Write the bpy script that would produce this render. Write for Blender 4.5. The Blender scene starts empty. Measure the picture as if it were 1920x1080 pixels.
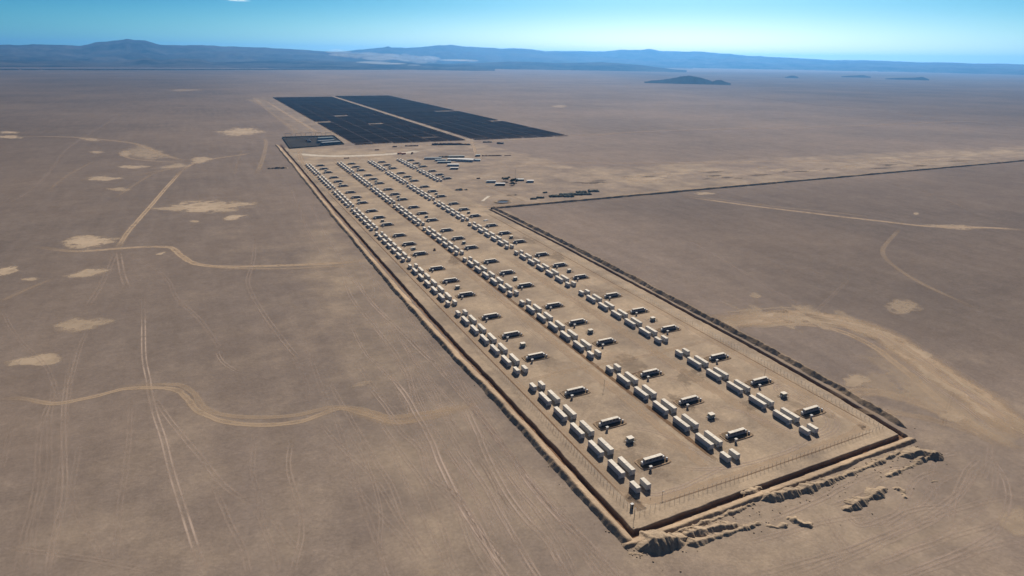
import bpy, bmesh, math, random
import numpy as np
from mathutils import Vector, Matrix

random.seed(7)
RNG = np.random.default_rng(7)
R = math.radians
SC = bpy.context.scene
COL = SC.collection

# ------------------------------------------------------------------ camera
# world axes: X across the container rows, Y along them; origin at the near left corner of the leftmost row
FPX, PITCH, ROLL, YAW = 1200.0, 0.3470, 0.0153, 0.4446          # focal length in pixels of a 1920 wide frame
CAM = np.array([-165.53, -206.65, 198.72])
cy_, sy_, cp_, sp_ = math.cos(YAW), math.sin(YAW), math.cos(PITCH), math.sin(PITCH)
FW = np.array([sy_ * cp_, cy_ * cp_, -sp_])
_r = np.array([cy_, -sy_, 0.0])
_u = np.cross(_r, FW)
RT = math.cos(ROLL) * _r + math.sin(ROLL) * _u
UP = -math.sin(ROLL) * _r + math.cos(ROLL) * _u
cd = bpy.data.cameras.new('camera')
cd.sensor_width = 36.0
cd.lens = 36.0 * FPX / 1920.0
cd.clip_start, cd.clip_end = 1.0, 300000.0
cam = bpy.data.objects.new('camera', cd)
COL.objects.link(cam)
cam.matrix_world = Matrix(((RT[0], UP[0], -FW[0], CAM[0]), (RT[1], UP[1], -FW[1], CAM[1]),
                           (RT[2], UP[2], -FW[2], CAM[2]), (0, 0, 0, 1)))
SC.camera = cam

# ------------------------------------------------------------------ sky, sun, exposure
SUN_EL, SUN_AZ = R(32), R(39)                                    # azimuth from +Y towards +X
w = bpy.data.worlds.new('World')
SC.world = w
w.use_nodes = True
nt = w.node_tree
nt.nodes.clear()
sky = nt.nodes.new('ShaderNodeTexSky')
sky.sky_type = 'NISHITA'
sky.sun_disc = False
sky.sun_elevation = SUN_EL
sky.sun_rotation = SUN_AZ
sky.altitude = 1500
sky.air_density = 0.6
sky.dust_density = 4.0
sky.ozone_density = 4.0
sep = nt.nodes.new('ShaderNodeSeparateColor')                     # a graded, more cyan sky: one power curve per channel
com = nt.nodes.new('ShaderNodeCombineColor')
nt.links.new(sky.outputs['Color'], sep.inputs['Color'])
for ch, ex, k in (('Red', 1.55, 0.110), ('Green', 0.92, 1.06), ('Blue', 0.74, 1.92)):
    pw = nt.nodes.new('ShaderNodeMath'); pw.operation = 'POWER'; pw.inputs[1].default_value = ex
    ml = nt.nodes.new('ShaderNodeMath'); ml.operation = 'MULTIPLY'; ml.inputs[1].default_value = k
    nt.links.new(sep.outputs[ch], pw.inputs[0]); nt.links.new(pw.outputs[0], ml.inputs[0]); nt.links.new(ml.outputs[0], com.inputs[ch])
bg = nt.nodes.new('ShaderNodeBackground')
bg.inputs['Strength'].default_value = 0.055
wo = nt.nodes.new('ShaderNodeOutputWorld')
tcw = nt.nodes.new('ShaderNodeTexCoord'); sxyz = nt.nodes.new('ShaderNodeSeparateXYZ')
mrw = nt.nodes.new('ShaderNodeMapRange'); mrw.interpolation_type = 'SMOOTHSTEP'
mrw.inputs['From Min'].default_value = 0.10; mrw.inputs['From Max'].default_value = 0.30
nt.links.new(tcw.outputs['Generated'], sxyz.inputs[0]); nt.links.new(sxyz.outputs['Z'], mrw.inputs['Value'])
hi = nt.nodes.new('ShaderNodeMix'); hi.data_type = 'RGBA'; hi.blend_type = 'MULTIPLY'; hi.inputs['Factor'].default_value = 1
hi.inputs['B'].default_value = (0.86, 0.83, 0.86, 1); nt.links.new(sky.outputs['Color'], hi.inputs['A'])
lo = nt.nodes.new('ShaderNodeMapRange'); lo.interpolation_type = 'SMOOTHSTEP'                 # paler band of sky over the horizon
lo.inputs['From Min'].default_value = 0.015; lo.inputs['From Max'].default_value = 0.075
nt.links.new(sxyz.outputs['Z'], lo.inputs['Value'])
bo = nt.nodes.new('ShaderNodeMix'); bo.data_type = 'RGBA'
bo.inputs['A'].default_value = (1.95, 1.38, 1.08, 1); bo.inputs['B'].default_value = (0.94, 0.96, 0.95, 1)
nt.links.new(lo.outputs['Result'], bo.inputs['Factor'])
cb = nt.nodes.new('ShaderNodeMix'); cb.data_type = 'RGBA'; cb.blend_type = 'MULTIPLY'; cb.inputs['Factor'].default_value = 1
nt.links.new(com.outputs['Color'], cb.inputs['A']); nt.links.new(bo.outputs['Result'], cb.inputs['B'])
mxw = nt.nodes.new('ShaderNodeMix'); mxw.data_type = 'RGBA'
nt.links.new(mrw.outputs['Result'], mxw.inputs['Factor']); nt.links.new(cb.outputs['Result'], mxw.inputs['A'])
nt.links.new(hi.outputs['Result'], mxw.inputs['B'])
nt.links.new(mxw.outputs['Result'], bg.inputs['Color'])
nt.links.new(bg.outputs['Background'], wo.inputs['Surface'])
sd = bpy.data.lights.new('sun', 'SUN')
sd.energy = 5.0
sd.angle = R(0.5)
sd.color = (1.0, 0.925, 0.82)
sun = bpy.data.objects.new('sun', sd)
COL.objects.link(sun)
_s = Vector((math.sin(SUN_AZ) * math.cos(SUN_EL), math.cos(SUN_AZ) * math.cos(SUN_EL), math.sin(SUN_EL)))
sun.rotation_euler = _s.to_track_quat('Z', 'Y').to_euler()
sun.location = (0, 0, 600)
SC.view_settings.view_transform = 'Standard'
SC.view_settings.look = 'None'
SC.view_settings.exposure = 0.36
SC.view_settings.gamma = 1.0
SC.render.engine = 'CYCLES'
SC.cycles.use_denoising = True
SC.cycles.max_bounces = 4
SC.cycles.diffuse_bounces = 2
SC.cycles.glossy_bounces = 2
SC.cycles.volume_bounces = 0
SC.cycles.transparent_max_bounces = 48

# ------------------------------------------------------------------ helpers
def ray(px, py):
    return FW + (px - 960) / FPX * RT - (py - 540) / FPX * UP

def G(px, py, z=0.0):
    """ground point seen at a pixel of the 1920x1080 photograph"""
    d = ray(px, py)
    t = (z - CAM[2]) / d[2]
    return np.array([CAM[0] + d[0] * t, CAM[1] + d[1] * t])

def hash2(ix, iy, seed):
    n = (ix.astype(np.int64) * 374761393 + iy.astype(np.int64) * 668265263 + seed * 974711) & 0xffffffff
    n = ((n ^ (n >> 13)) * 1274126177) & 0xffffffff
    n = n ^ (n >> 16)
    return (n & 0xffff) / 65535.0

def vnoise(x, y, seed=0):
    x = np.asarray(x, float); y = np.asarray(y, float)
    ix = np.floor(x); iy = np.floor(y)
    fx = x - ix; fy = y - iy
    fx = fx * fx * (3 - 2 * fx); fy = fy * fy * (3 - 2 * fy)
    a = hash2(ix, iy, seed); b = hash2(ix + 1, iy, seed)
    c = hash2(ix, iy + 1, seed); d = hash2(ix + 1, iy + 1, seed)
    return (a * (1 - fx) + b * fx) * (1 - fy) + (c * (1 - fx) + d * fx) * fy

def fbm(x, y, seed=0, octv=4, gain=0.5):
    s = 0.0; amp = 1.0; tot = 0.0
    for o in range(octv):
        s = s + amp * vnoise(x * 2 ** o + 17.3 * o, y * 2 ** o - 9.1 * o, seed + o)
        tot += amp; amp *= gain
    return s / tot

def sstep(a, b, x):
    t = np.clip((np.asarray(x, float) - a) / (b - a), 0, 1)
    return t * t * (3 - 2 * t)

def link(name, me, parent=None, loc=None, rz=0.0):
    o = bpy.data.objects.new(name, me)
    COL.objects.link(o)
    if parent is not None: o.parent = parent
    if loc is not None: o.location = loc
    if rz: o.rotation_euler = (0, 0, rz)
    return o

def tag(o, label=None, cat=None, group=None, kind=None):
    if label: o['label'] = label
    if cat: o['category'] = cat
    if group: o['group'] = group
    if kind: o['kind'] = kind
    return o

def empty(name, loc, rz=0.0):
    o = link(name, None, None, loc, rz)
    o.empty_display_size = 0.5
    return o

def raw_mesh(name, verts, faces, mat=None, smooth=False):
    me = bpy.data.meshes.new(name)
    me.from_pydata([tuple(v) for v in verts], [], [tuple(f) for f in faces])
    if mat: me.materials.append(mat)
    if smooth: me.polygons.foreach_set('use_smooth', [True] * len(me.polygons))
    me.update()
    return me

def grid_mesh(name, P, mat, smooth=True, keep=None):
    """P: (n, m, 3) array of points"""
    n, m = P.shape[:2]
    idx = np.arange(n * m).reshape(n, m)
    q = np.stack([idx[:-1, :-1], idx[1:, :-1], idx[1:, 1:], idx[:-1, 1:]], -1).reshape(-1, 4)
    V = P.reshape(-1, 3)
    if keep is not None:
        q = q[keep.reshape(-1)[q].any(axis=1)]
        used = np.unique(q)
        mp = np.zeros(n * m, int); mp[used] = np.arange(len(used))
        V = V[used]; q = mp[q]
    me = bpy.data.meshes.new(name)
    me.vertices.add(len(V)); me.vertices.foreach_set('co', V.astype(np.float32).ravel())
    me.loops.add(q.size); me.loops.foreach_set('vertex_index', q.astype(np.int32).ravel())
    me.polygons.add(len(q)); me.polygons.foreach_set('loop_start', np.arange(0, q.size, 4, dtype=np.int32))
    me.polygons.foreach_set('loop_total', np.full(len(q), 4, dtype=np.int32))
    if smooth: me.polygons.foreach_set('use_smooth', np.ones(len(q), bool))
    me.materials.append(mat)
    me.update(); me.validate()
    return me

class MB:
    """collects boxes, bars and prisms; build() links them as one mesh object"""
    def __init__(self): self.v = []; self.f = []
    def box(self, x0, x1, y0, y1, z0, z1):
        b = len(self.v)
        self.v += [(x0, y0, z0), (x1, y0, z0), (x1, y1, z0), (x0, y1, z0), (x0, y0, z1), (x1, y0, z1), (x1, y1, z1), (x0, y1, z1)]
        self.f += [(b, b + 3, b + 2, b + 1), (b + 4, b + 5, b + 6, b + 7), (b, b + 1, b + 5, b + 4), (b + 1, b + 2, b + 6, b + 5),
                   (b + 2, b + 3, b + 7, b + 6), (b + 3, b, b + 4, b + 7)]
        return self
    def poly_prism(self, pts, z0, z1):
        b = len(self.v); n = len(pts)
        self.v += [(x, y, z0) for x, y in pts] + [(x, y, z1) for x, y in pts]
        self.f += [tuple(range(b + n - 1, b - 1, -1)), tuple(range(b + n, b + 2 * n))]
        for i in range(n):
            j = (i + 1) % n
            self.f.append((b + i, b + j, b + n + j, b + n + i))
        return self
    def bar(self, p, q, r, n=6):
        p = Vector(p); q = Vector(q); d = (q - p).normalized()
        a = d.orthogonal().normalized(); c = d.cross(a)
        b = len(self.v)
        for o in (p, q):
            for k in range(n):
                t = 2 * math.pi * k / n
                self.v.append(tuple(o + r * (math.cos(t) * a + math.sin(t) * c)))
        for k in range(n):
            j = (k + 1) % n
            self.f.append((b + k, b + j, b + n + j, b + n + k))
        self.f += [tuple(range(b + n - 1, b - 1, -1)), tuple(range(b + n, b + 2 * n))]
        return self
    def gable(self, x0, x1, y0, y1, z0, z1, over=0.3, th=0.15):
        """low pitched roof, ridge along x"""
        x0 -= over; x1 += over; y0 -= over; y1 += over; ym = (y0 + y1) / 2
        b = len(self.v)
        for x in (x0, x1):
            self.v += [(x, y0, z0), (x, y1, z0), (x, y1, z0 + th), (x, ym, z1 + th), (x, y0, z0 + th)]
        self.f += [(b, b + 4, b + 3, b + 2, b + 1), (b + 5, b + 6, b + 7, b + 8, b + 9), (b, b + 1, b + 6, b + 5),
                   (b + 1, b + 2, b + 7, b + 6), (b + 2, b + 3, b + 8, b + 7), (b + 3, b + 4, b + 9, b + 8), (b + 4, b, b + 5, b + 9)]
        return self
    def mesh(self, name, mat): return raw_mesh(name, self.v, self.f, mat)
    def build(self, name, mat, parent=None, loc=None, rz=0.0): return link(name, self.mesh(name, mat), parent, loc, rz)

def copy_tree(o, parent=None):
    c = o.copy(); COL.objects.link(c)
    if parent is not None: c.parent = parent
    for ch in list(o.children): copy_tree(ch, c)
    return c

# ------------------------------------------------------------------ materials
def new_mat(name):
    m = bpy.data.materials.new(name); m.use_nodes = True
    t = m.node_tree
    return m, t, t.nodes['Principled BSDF'], t.nodes['Material Output']

def N(t, typ, **kw):
    n = t.nodes.new(typ)
    for k, v in kw.items(): setattr(n, k, v)
    return n

def noise(t, scale, detail=5, rough=0.6, coord=None):
    n = N(t, 'ShaderNodeTexNoise')
    n.inputs['Scale'].default_value = scale
    n.inputs['Detail'].default_value = detail
    n.inputs['Roughness'].default_value = rough
    if coord is not None: t.links.new(coord, n.inputs['Vector'])
    return n.outputs['Fac']

def maprange(t, src, a, b, c, d, smooth=False):
    n = N(t, 'ShaderNodeMapRange')
    if smooth: n.interpolation_type = 'SMOOTHSTEP'
    for k, v in zip(('From Min', 'From Max', 'To Min', 'To Max'), (a, b, c, d)): n.inputs[k].default_value = v
    t.links.new(src, n.inputs['Value'])
    return n.outputs['Result']

def mix(t, fac, a, b, mode='MIX'):
    n = N(t, 'ShaderNodeMix', data_type='RGBA', blend_type=mode)
    for key, v in (('Factor', fac), ('A', a), ('B', b)):
        if isinstance(v, (int, float)): n.inputs[key].default_value = v
        elif isinstance(v, tuple): n.inputs[key].default_value = (*v, 1)
        else: t.links.new(v, n.inputs[key])
    return n.outputs['Result']

def math_(t, op, a, b=None):
    n = N(t, 'ShaderNodeMath', operation=op)
    for i, v in enumerate((a, b)):
        if v is None: continue
        if isinstance(v, (int, float)): n.inputs[i].default_value = v
        else: t.links.new(v, n.inputs[i])
    return n.outputs[0]

def attr(t, name):
    n = N(t, 'ShaderNodeAttribute'); n.attribute_name = name
    return n.outputs['Fac']

def pos(t): return N(t, 'ShaderNodeNewGeometry').outputs['Position']

def plain(name, col, rough=0.6, var=0.12, scale=0.8, metal=0.0):
    m, t, b, o = new_mat(name)
    tc = N(t, 'ShaderNodeTexCoord').outputs['Object']
    f = noise(t, scale, 4, 0.6, tc)
    info = N(t, 'ShaderNodeObjectInfo').outputs['Random']
    v = maprange(t, f, 0.3, 0.7, 1 - var, 1 + var)
    v2 = math_(t, 'MULTIPLY', v, maprange(t, info, 0, 1, 1 - var * .7, 1 + var * .4))
    hsv = N(t, 'ShaderNodeHueSaturation')
    hsv.inputs['Color'].default_value = (*col, 1)
    t.links.new(v2, hsv.inputs['Value'])
    t.links.new(hsv.outputs['Color'], b.inputs['Base Color'])
    b.inputs['Roughness'].default_value = rough
    b.inputs['Specular IOR Level'].default_value = 0.25 if rough < 0.8 else 0.0
    b.inputs['Metallic'].default_value = metal
    return m

DESERT = (0.236, 0.187, 0.155)
SAND = (0.395, 0.305, 0.220)
def soil_material(name, dark, light, sand_attr=True, bump=0.5, dig=(0.20, 0.115, 0.068)):
    m, t, b, o = new_mat(name)
    p = pos(t)
    big = noise(t, 1 / 420., 4, 0.55, p)
    mid = noise(t, 1 / 45., 6, 0.65, p)
    fine = noise(t, 1 / 4.0, 5, 0.7, p)
    mp = N(t, 'ShaderNodeMapping'); mp.inputs['Scale'].default_value = (1 / 14., 1 / 160., 1)
    mp.inputs['Rotation'].default_value = (0, 0, R(14)); t.links.new(p, mp.inputs['Vector'])
    streak = noise(t, 1.0, 5, 0.6, mp.outputs['Vector'])
    c = mix(t, maprange(t, big, 0.35, 0.65, 0, 1), tuple(x * 0.86 for x in dark), tuple(x * y for x, y in zip(dark, (1.12, 1.08, 1.02))))
    c = mix(t, maprange(t, streak, 0.4, 0.75, 0, 0.35), c, tuple(x * 1.3 for x in dark))
    s2 = mix(t, maprange(t, mid, 0.35, 0.65, 0, 1), tuple(x * 0.84 for x in light), tuple(x * y for x, y in zip(light, (1.1, 1.08, 1.04))))
    if sand_attr:
        sa = math_(t, 'ADD', attr(t, 'sand'), maprange(t, mid, 0.3, 0.7, -0.14, 0.14))
        edge = math_(t, 'MULTIPLY', maprange(t, sa, 0.14, 0.9, 0, 1), 1.0)
        c = mix(t, edge, c, s2)
        c = mix(t, attr(t, 'dig'), c, dig)
        c = mix(t, attr(t, 'varnish'), c, mix(t, 1.0, c, (0.36, 0.38, 0.42), 'MULTIPLY'))
    else:
        c = s2
    c = mix(t, 1.0, c, mix(t, maprange(t, mid, 0.3, 0.7, 0, 1), (0.9, 0.9, 0.91), (1.08, 1.08, 1.07)), 'MULTIPLY')
    c = mix(t, 1.0, c, mix(t, maprange(t, fine, 0.3, 0.7, 0, 1), (0.9, 0.9, 0.9), (1.1, 1.1, 1.1)), 'MULTIPLY')
    grit = noise(t, 1 / 1.4, 4, 0.75, p)
    c = mix(t, 1.0, c, mix(t, maprange(t, grit, 0.35, 0.65, 0, 1), (0.9, 0.9, 0.9), (1.1, 1.1, 1.1)), 'MULTIPLY')
    blot = noise(t, 1 / 14., 5, 0.7, p)
    c = mix(t, 1.0, c, mix(t, maprange(t, blot, 0.35, 0.65, 0, 1), (0.93, 0.93, 0.93), (1.07, 1.07, 1.07)), 'MULTIPLY')
    t.links.new(c, b.inputs['Base Color'])
    b.inputs['Roughness'].default_value = 0.95
    b.inputs['Specular IOR Level'].default_value = 0.0
    bn = N(t, 'ShaderNodeBump'); bn.inputs['Strength'].default_value = bump; bn.inputs['Distance'].default_value = 0.35
    t.links.new(noise(t, 1 / 2.2, 6, 0.7, p), bn.inputs['Height'])
    t.links.new(bn.outputs['Normal'], b.inputs['Normal'])
    return m

def decal_material(name, col, prof, nscale=1 / 9., var=0.5):
    """soil of a track: cover fades to the edge of the strip; prof = 'road', 'pair' or 'patch'"""
    m, t, b, o = new_mat(name)
    p = pos(t)
    v = attr(t, 'v'); a = attr(t, 'a')
    av = math_(t, 'ABSOLUTE', v)
    n1 = noise(t, nscale, 6, 0.7, p)
    n2 = noise(t, nscale / 7, 4, 0.6, p)
    if prof == 'road':
        e = math_(t, 'ADD', av, maprange(t, n1, 0.3, 0.7, -0.3, 0.3))
        cov = maprange(t, e, 0.55, 1.0, 1, 0, True)
        cov = math_(t, 'MULTIPLY', cov, maprange(t, av, 0.0, 0.45, 0.72, 1.0))
    elif prof == 'pair':
        d = math_(t, 'ABSOLUTE', math_(t, 'SUBTRACT', av, 0.55))
        cov = maprange(t, d, 0.06, 0.42, 1, 0.0, True)
        cov = math_(t, 'MULTIPLY', cov, maprange(t, noise(t, 1 / 35., 4, .6, p), .33, .55, .35, 1))
    else:
        e = math_(t, 'ADD', av, maprange(t, n1, 0.3, 0.7, -0.55, 0.55))
        cov = maprange(t, e, 0.5, 1.0, 1, 0, True)
    edge = maprange(t, av, 0.86, 1.0, 1, 0)
    cov = math_(t, 'MULTIPLY', cov, edge)
    cov = math_(t, 'MULTIPLY', cov, maprange(t, n1, 0.3, 0.5, 1 - var, 1))
    cov = math_(t, 'MULTIPLY', cov, maprange(t, n2, 0.3, 0.5, 1 - var, 1))
    cov = math_(t, 'MULTIPLY', cov, a)
    c = mix(t, maprange(t, n1, 0.3, 0.7, 0, 1), tuple(x * 0.9 for x in col), tuple(x * 1.1 for x in col))
    t.links.new(c, b.inputs['Base Color'])
    b.inputs['Roughness'].default_value = 0.95
    b.inputs['Specular IOR Level'].default_value = 0.0
    t.links.new(cov, b.inputs['Alpha'])
    return m

M = {}
M['ground'] = soil_material('desert soil', DESERT, SAND)
M['berm'] = soil_material('dug soil', DESERT, (0.37, 0.275, 0.19), sand_attr=False, bump=0.9)
M['spoil'] = soil_material('spoil soil', DESERT, (0.35, 0.268, 0.19), sand_attr=False, bump=1.0)
M['road'] = decal_material('sandy road', (0.49, 0.36, 0.245), 'road', var=0.4)
M['whiteroad'] = decal_material('pale calcite road', (0.72, 0.62, 0.49), 'road', var=0.25)
M['pair'] = decal_material('wheel ruts', (0.47, 0.36, 0.285), 'pair', var=0.35)
M['patch'] = decal_material('sand patch', (0.53, 0.405, 0.285), 'patch', 1 / 16., var=0.3)
M['brown'] = decal_material('brown backfill', (0.20, 0.118, 0.066), 'road', 1 / 5., var=0.25)
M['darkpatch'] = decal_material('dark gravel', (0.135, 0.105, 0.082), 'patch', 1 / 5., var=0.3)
M['white'] = plain('shaded white container paint', (0.50, 0.485, 0.46), 0.6, 0.10)  # white paint greyed to the tone of walls standing in shade
M['roof'] = plain('sunlit white roof paint', (0.76, 0.685, 0.57), 0.85, 0.12)  # white roofs made paler and creamier, sunlight put into the colour
M['grey'] = plain('grey steel', (0.30, 0.31, 0.31), 0.5, 0.1)
M['dark'] = plain('dark steel', (0.055, 0.06, 0.065), 0.5, 0.15)
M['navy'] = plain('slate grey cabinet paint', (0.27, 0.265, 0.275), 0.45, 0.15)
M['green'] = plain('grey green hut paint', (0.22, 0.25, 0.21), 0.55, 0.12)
M['pit'] = plain('damp brown earth', (0.185, 0.135, 0.088), 0.95, 0.25, 0.5)
M['rim'] = plain('brown bund earth', (0.30, 0.215, 0.145), 0.95, 0.2, 0.6)
M['gravel'] = plain('dark yard gravel', (0.058, 0.055, 0.052), 0.9, 0.25, 0.03)
M['bluegrey'] = plain('blue grey roof sheet', (0.14, 0.155, 0.155), 0.5, 0.15)
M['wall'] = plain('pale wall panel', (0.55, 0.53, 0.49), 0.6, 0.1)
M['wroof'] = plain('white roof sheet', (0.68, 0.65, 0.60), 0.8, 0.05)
M['groof'] = plain('grey green roof sheet', (0.17, 0.20, 0.19), 0.5, 0.2)
M['orange'] = plain('orange truck paint', (0.42, 0.14, 0.05), 0.5, 0.2)
M['rust'] = plain('brown stacked goods', (0.14, 0.085, 0.06), 0.8, 0.3)
M['scrap'] = plain('grey green scrap', (0.10, 0.105, 0.09), 0.8, 0.3)
M['leaf'] = plain('dull green leaves', (0.055, 0.075, 0.045), 0.8, 0.35, 0.6)
M['bark'] = plain('brown bark', (0.10, 0.07, 0.05), 0.9, 0.2)
M['tyre'] = plain('black rubber', (0.03, 0.03, 0.03), 0.8, 0.1)
M['glass'] = plain('dark window glass', (0.04, 0.05, 0.06), 0.15, 0.1)
def panel_material(ca, cb):
    m, t, b, o = new_mat('dark solar panel')
    mp = N(t, 'ShaderNodeMapping'); mp.inputs['Scale'].default_value = (1 / 260., 1 / 38., 1); t.links.new(pos(t), mp.inputs['Vector'])
    f = noise(t, 1.0, 5, .65, mp.outputs['Vector'])
    c = mix(t, maprange(t, f, .35, .7, 0, 1), ca, cb)
    t.links.new(c, b.inputs['Base Color']); b.inputs['Roughness'].default_value = .5; b.inputs['Specular IOR Level'].default_value = .06
    return m
M['panel'] = panel_material((0.030, 0.036, 0.046), (0.060, 0.060, 0.060))
M['panelback'] = panel_material((0.30, 0.235, 0.185), (0.62, 0.49, 0.38))

# ------------------------------------------------------------------ ground
ROWX = (0.0, 58.56, 117.93, 176.6)
ROWY = (0.0, 1.3, 2.35, 3.6)
PER = 134.5
FENCE_L, FENCE_N, FENCE_R = -8.0, -12.0, 166.5
TRL, TRN, TRR, BFAR = -17.2, -22.6, 176.3, 590.0                 # centre lines of the perimeter trench

def cells(*spans):
    out = []
    for a, b, s in spans:
        n = max(1, int(round((b - a) / s)))
        out += list(np.linspace(a, b, n, endpoint=False))
    return out

def growing(a, b, s0, g):
    out = [a]; s = s0
    while abs(out[-1] - a) < abs(b - a):
        out.append(out[-1] + (s if b > a else -s)); s *= g
    return out[1:]

GX = sorted(growing(-30, -45000, 3, 1.13)) + cells((-30, -8, 0.45), (-8, 167, 3.0), (167, 188, 0.45), (188, 460, 6)) + [460] + growing(460, 60000, 8, 1.13)
GY = sorted(growing(-75, -30000, 4, 1.16)) + cells((-75, -30, 3), (-30, -15, 0.4), (-15, 300, 2.0), (300, 582, 3.5), (582, 602, 1.0), (602, 1420, 8)) + [1420] + growing(1420, 60000, 10, 1.10)
GX = np.array(GX); GY = np.array(GY)

def xl(y): return np.interp(y, (-22, 50, 250, 450, 700, 1060, 1370), (-16.6, -17.2, -19.6, -18.8, -17.5, -12.0, -9.5))
def xr(y): return np.interp(y, (-24, 0, 30, 70, 110, 250, 388, 588), (170.3, 173.3, 176.0, 178.0, 179.4, 181.0, 182.0, 178.0))
def yn(x): return np.interp(x, (-17, 172), (-22.6, -19.4))
def wobL(y): return 0.5 * (fbm(np.asarray(y) / 26., np.zeros_like(y) + 3.3, 5, 3) - .5) * 2 + 0.35 * (vnoise(np.asarray(y) / 5., np.zeros_like(y), 8) - .5) * 2
def wobN(x): return 0.4 * (fbm(np.asarray(x) / 20., np.zeros_like(x) + 1.3, 15, 3) - .5) * 2 + 0.35 * (vnoise(np.asarray(x) / 3.5, np.zeros_like(x), 18) - .5) * 2

def trench(X, Y):
    """depth factor 0..1 of the perimeter trench"""
    hw = 1.55
    def prof(d): return 1 - sstep(hw - 0.1, hw + 0.45, np.abs(d))
    a = prof(X - xl(Y) - wobL(Y)) * sstep(TRN - 2.0, TRN - 1.2, Y) * (1 - sstep(1366, 1380, Y))
    n = prof(Y - yn(X) - wobN(X)) * sstep(-18.6, -17.8, X) * (1 - sstep(171.6, 172.4, X))
    gapn = 1 - 0.75 * sstep(49, 52, X) * (1 - sstep(58, 61, X))
    r = prof(X - xr(Y) - wobL(Y + 400)) * sstep(-21.4, -20.6, Y) * (1 - sstep(BFAR - 1, BFAR + 1, Y))
    return np.maximum(np.maximum(a, n * gapn), r)

def in_poly(X, Y, poly, soft):
    """soft inside test for a convex counter-clockwise polygon"""
    d = np.full(X.shape, 1e9)
    n = len(poly)
    for i in range(n):
        (x0, y0), (x1, y1) = poly[i], poly[(i + 1) % n]
        L = math.hypot(x1 - x0, y1 - y0)
        d = np.minimum(d, ((x1 - x0) * (Y - y0) - (y1 - y0) * (X - x0)) / L)
    return sstep(-soft, soft, d)

XX, YY = np.meshgrid(GX, GY, indexing='ij')
TR = trench(XX, YY)
ZZ = -1.9 * TR
big = fbm(XX / 70., YY / 70., 41, 4)
sand = 0.86 * in_poly(XX, YY, [(-19, -24), (174, -21), (184, 200), (181, 600), (-19, 600)], 2.0)
sand = np.maximum(sand, 0.86 * in_poly(XX, YY, [(-19, 560), (178, 560), (190, 1190), (-19, 1330)], 6.0))
sand = np.maximum(sand, (0.50 + 0.5 * (big - .5)) * in_poly(XX, YY, [(150, 594), (480, 594), (470, 980), (430, 1330), (-10, 1330), (-10, 1000)], 20))
sand = np.maximum(sand, (0.50 + 0.9 * (big - .5)) * in_poly(XX, YY, [(440, 594), (1900, 594), (1900, 740), (440, 860)], 30))
sand = np.maximum(sand, (0.42 + 0.7 * (big - .45)) * in_poly(XX, YY, [(-36, -70), (150, -95), (195, -30), (185, -20), (-30, -20)], 10))
sand = np.maximum(sand, (0.34 + 0.6 * (big - .45)) * in_poly(XX, YY, [(-120, -140), (-20, -60), (-24, 620), (-95, 560)], 25))
sand = np.maximum(sand, (0.24 + 0.5 * (fbm(XX / 160., YY / 160., 43, 4) - .5)) * in_poly(XX, YY, [(-330, -140), (-20, -120), (-24, 700), (-150, 700)], 80))
sand = np.maximum(sand, (0.24 + 0.6 * (big - .5)) * in_poly(XX, YY, [(-20, -260), (260, -160), (330, 40), (178, 20), (-24, -20)], 50))
sand = np.maximum(sand, (0.44 + 0.6 * (big - .5)) * in_poly(XX, YY, [(55, 1300), (150, 1300), (160, 3150), (60, 3150)], 12))
sand = np.maximum(sand, 0.62 * in_poly(XX, YY, [(428, 1290), (450, 1290), (450, 3160), (428, 3160)], 5))
sand = np.maximum(sand, 0.30 * in_poly(XX, YY, [(140, 1290), (735, 1290), (735, 3200), (140, 3200)], 8))
sand = np.maximum(sand, 0.45 * in_poly(XX, YY, [(176, -15), (188, -15), (198, 600), (178, 600)], 5))
varn = 0.72 * in_poly(XX, YY, [(-9000, 300), (-420, 300), (-120, 2400), (900, 9000), (-9000, 12000)], 900)
varn = np.maximum(varn, 0.36 * in_poly(XX, YY, [(-9000, -400), (-330, -300), (-280, 300), (-300, 900), (-9000, 1200)], 150))
varn = np.maximum(varn, 0.40 * in_poly(XX, YY, [(290, 40), (700, -300), (9000, -200), (9000, 586), (330, 586)], 110))
varn = np.maximum(varn, 0.55 * in_poly(XX, YY, [(2300, 300), (20000, -200), (20000, 9000), (5200, 9000), (2600, 2500)], 900))
varn = np.maximum(varn, 0.10 * in_poly(XX, YY, [(800, 2600), (30000, 1500), (30000, 12000), (-3000, 20000), (-2000, 6000)], 900))
varn *= 0.7 + 0.6 * fbm(XX / 900., YY / 900., 47, 4)
GP = np.stack([XX, YY, ZZ], -1)
me = grid_mesh('desert_ground', GP, M['ground'])
ground = tag(link('desert_ground', me), kind='structure')
for nm, arr in (('sand', sand), ('dig', TR * 0.95), ('varnish', np.clip(varn, 0, 1))):
    at = me.attributes.new(nm, 'FLOAT', 'POINT')
    at.data.foreach_set('value', arr.reshape(-1).astype(np.float32))

# ------------------------------------------------------------------ berms of dug soil (terrain) and dumped heaps (things)
def field_patch(name, x0, x1, y0, y1, step_x, step_y, hfun, mat, parent=None):
    xs = np.linspace(x0, x1, max(3, int((x1 - x0) / step_x))); ys = np.linspace(y0, y1, max(3, int((y1 - y0) / step_y)))
    X, Y = np.meshgrid(xs, ys, indexing='ij')
    h = hfun(X, Y)
    P = np.stack([X, Y, np.maximum(h, -0.10) - 0.06], -1)
    return link(name, grid_mesh(name, P, mat, True, keep=(h > 0.02)), parent)

def cone_field(cones, X, Y):
    h = np.full(X.shape, -1.0)
    for cx, cy, ch, sl in cones:
        d = np.hypot(X - cx, Y - cy)
        h = np.maximum(h, ch - sl * np.sqrt(d * d + 0.18) + 0.1)
    return h

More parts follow.
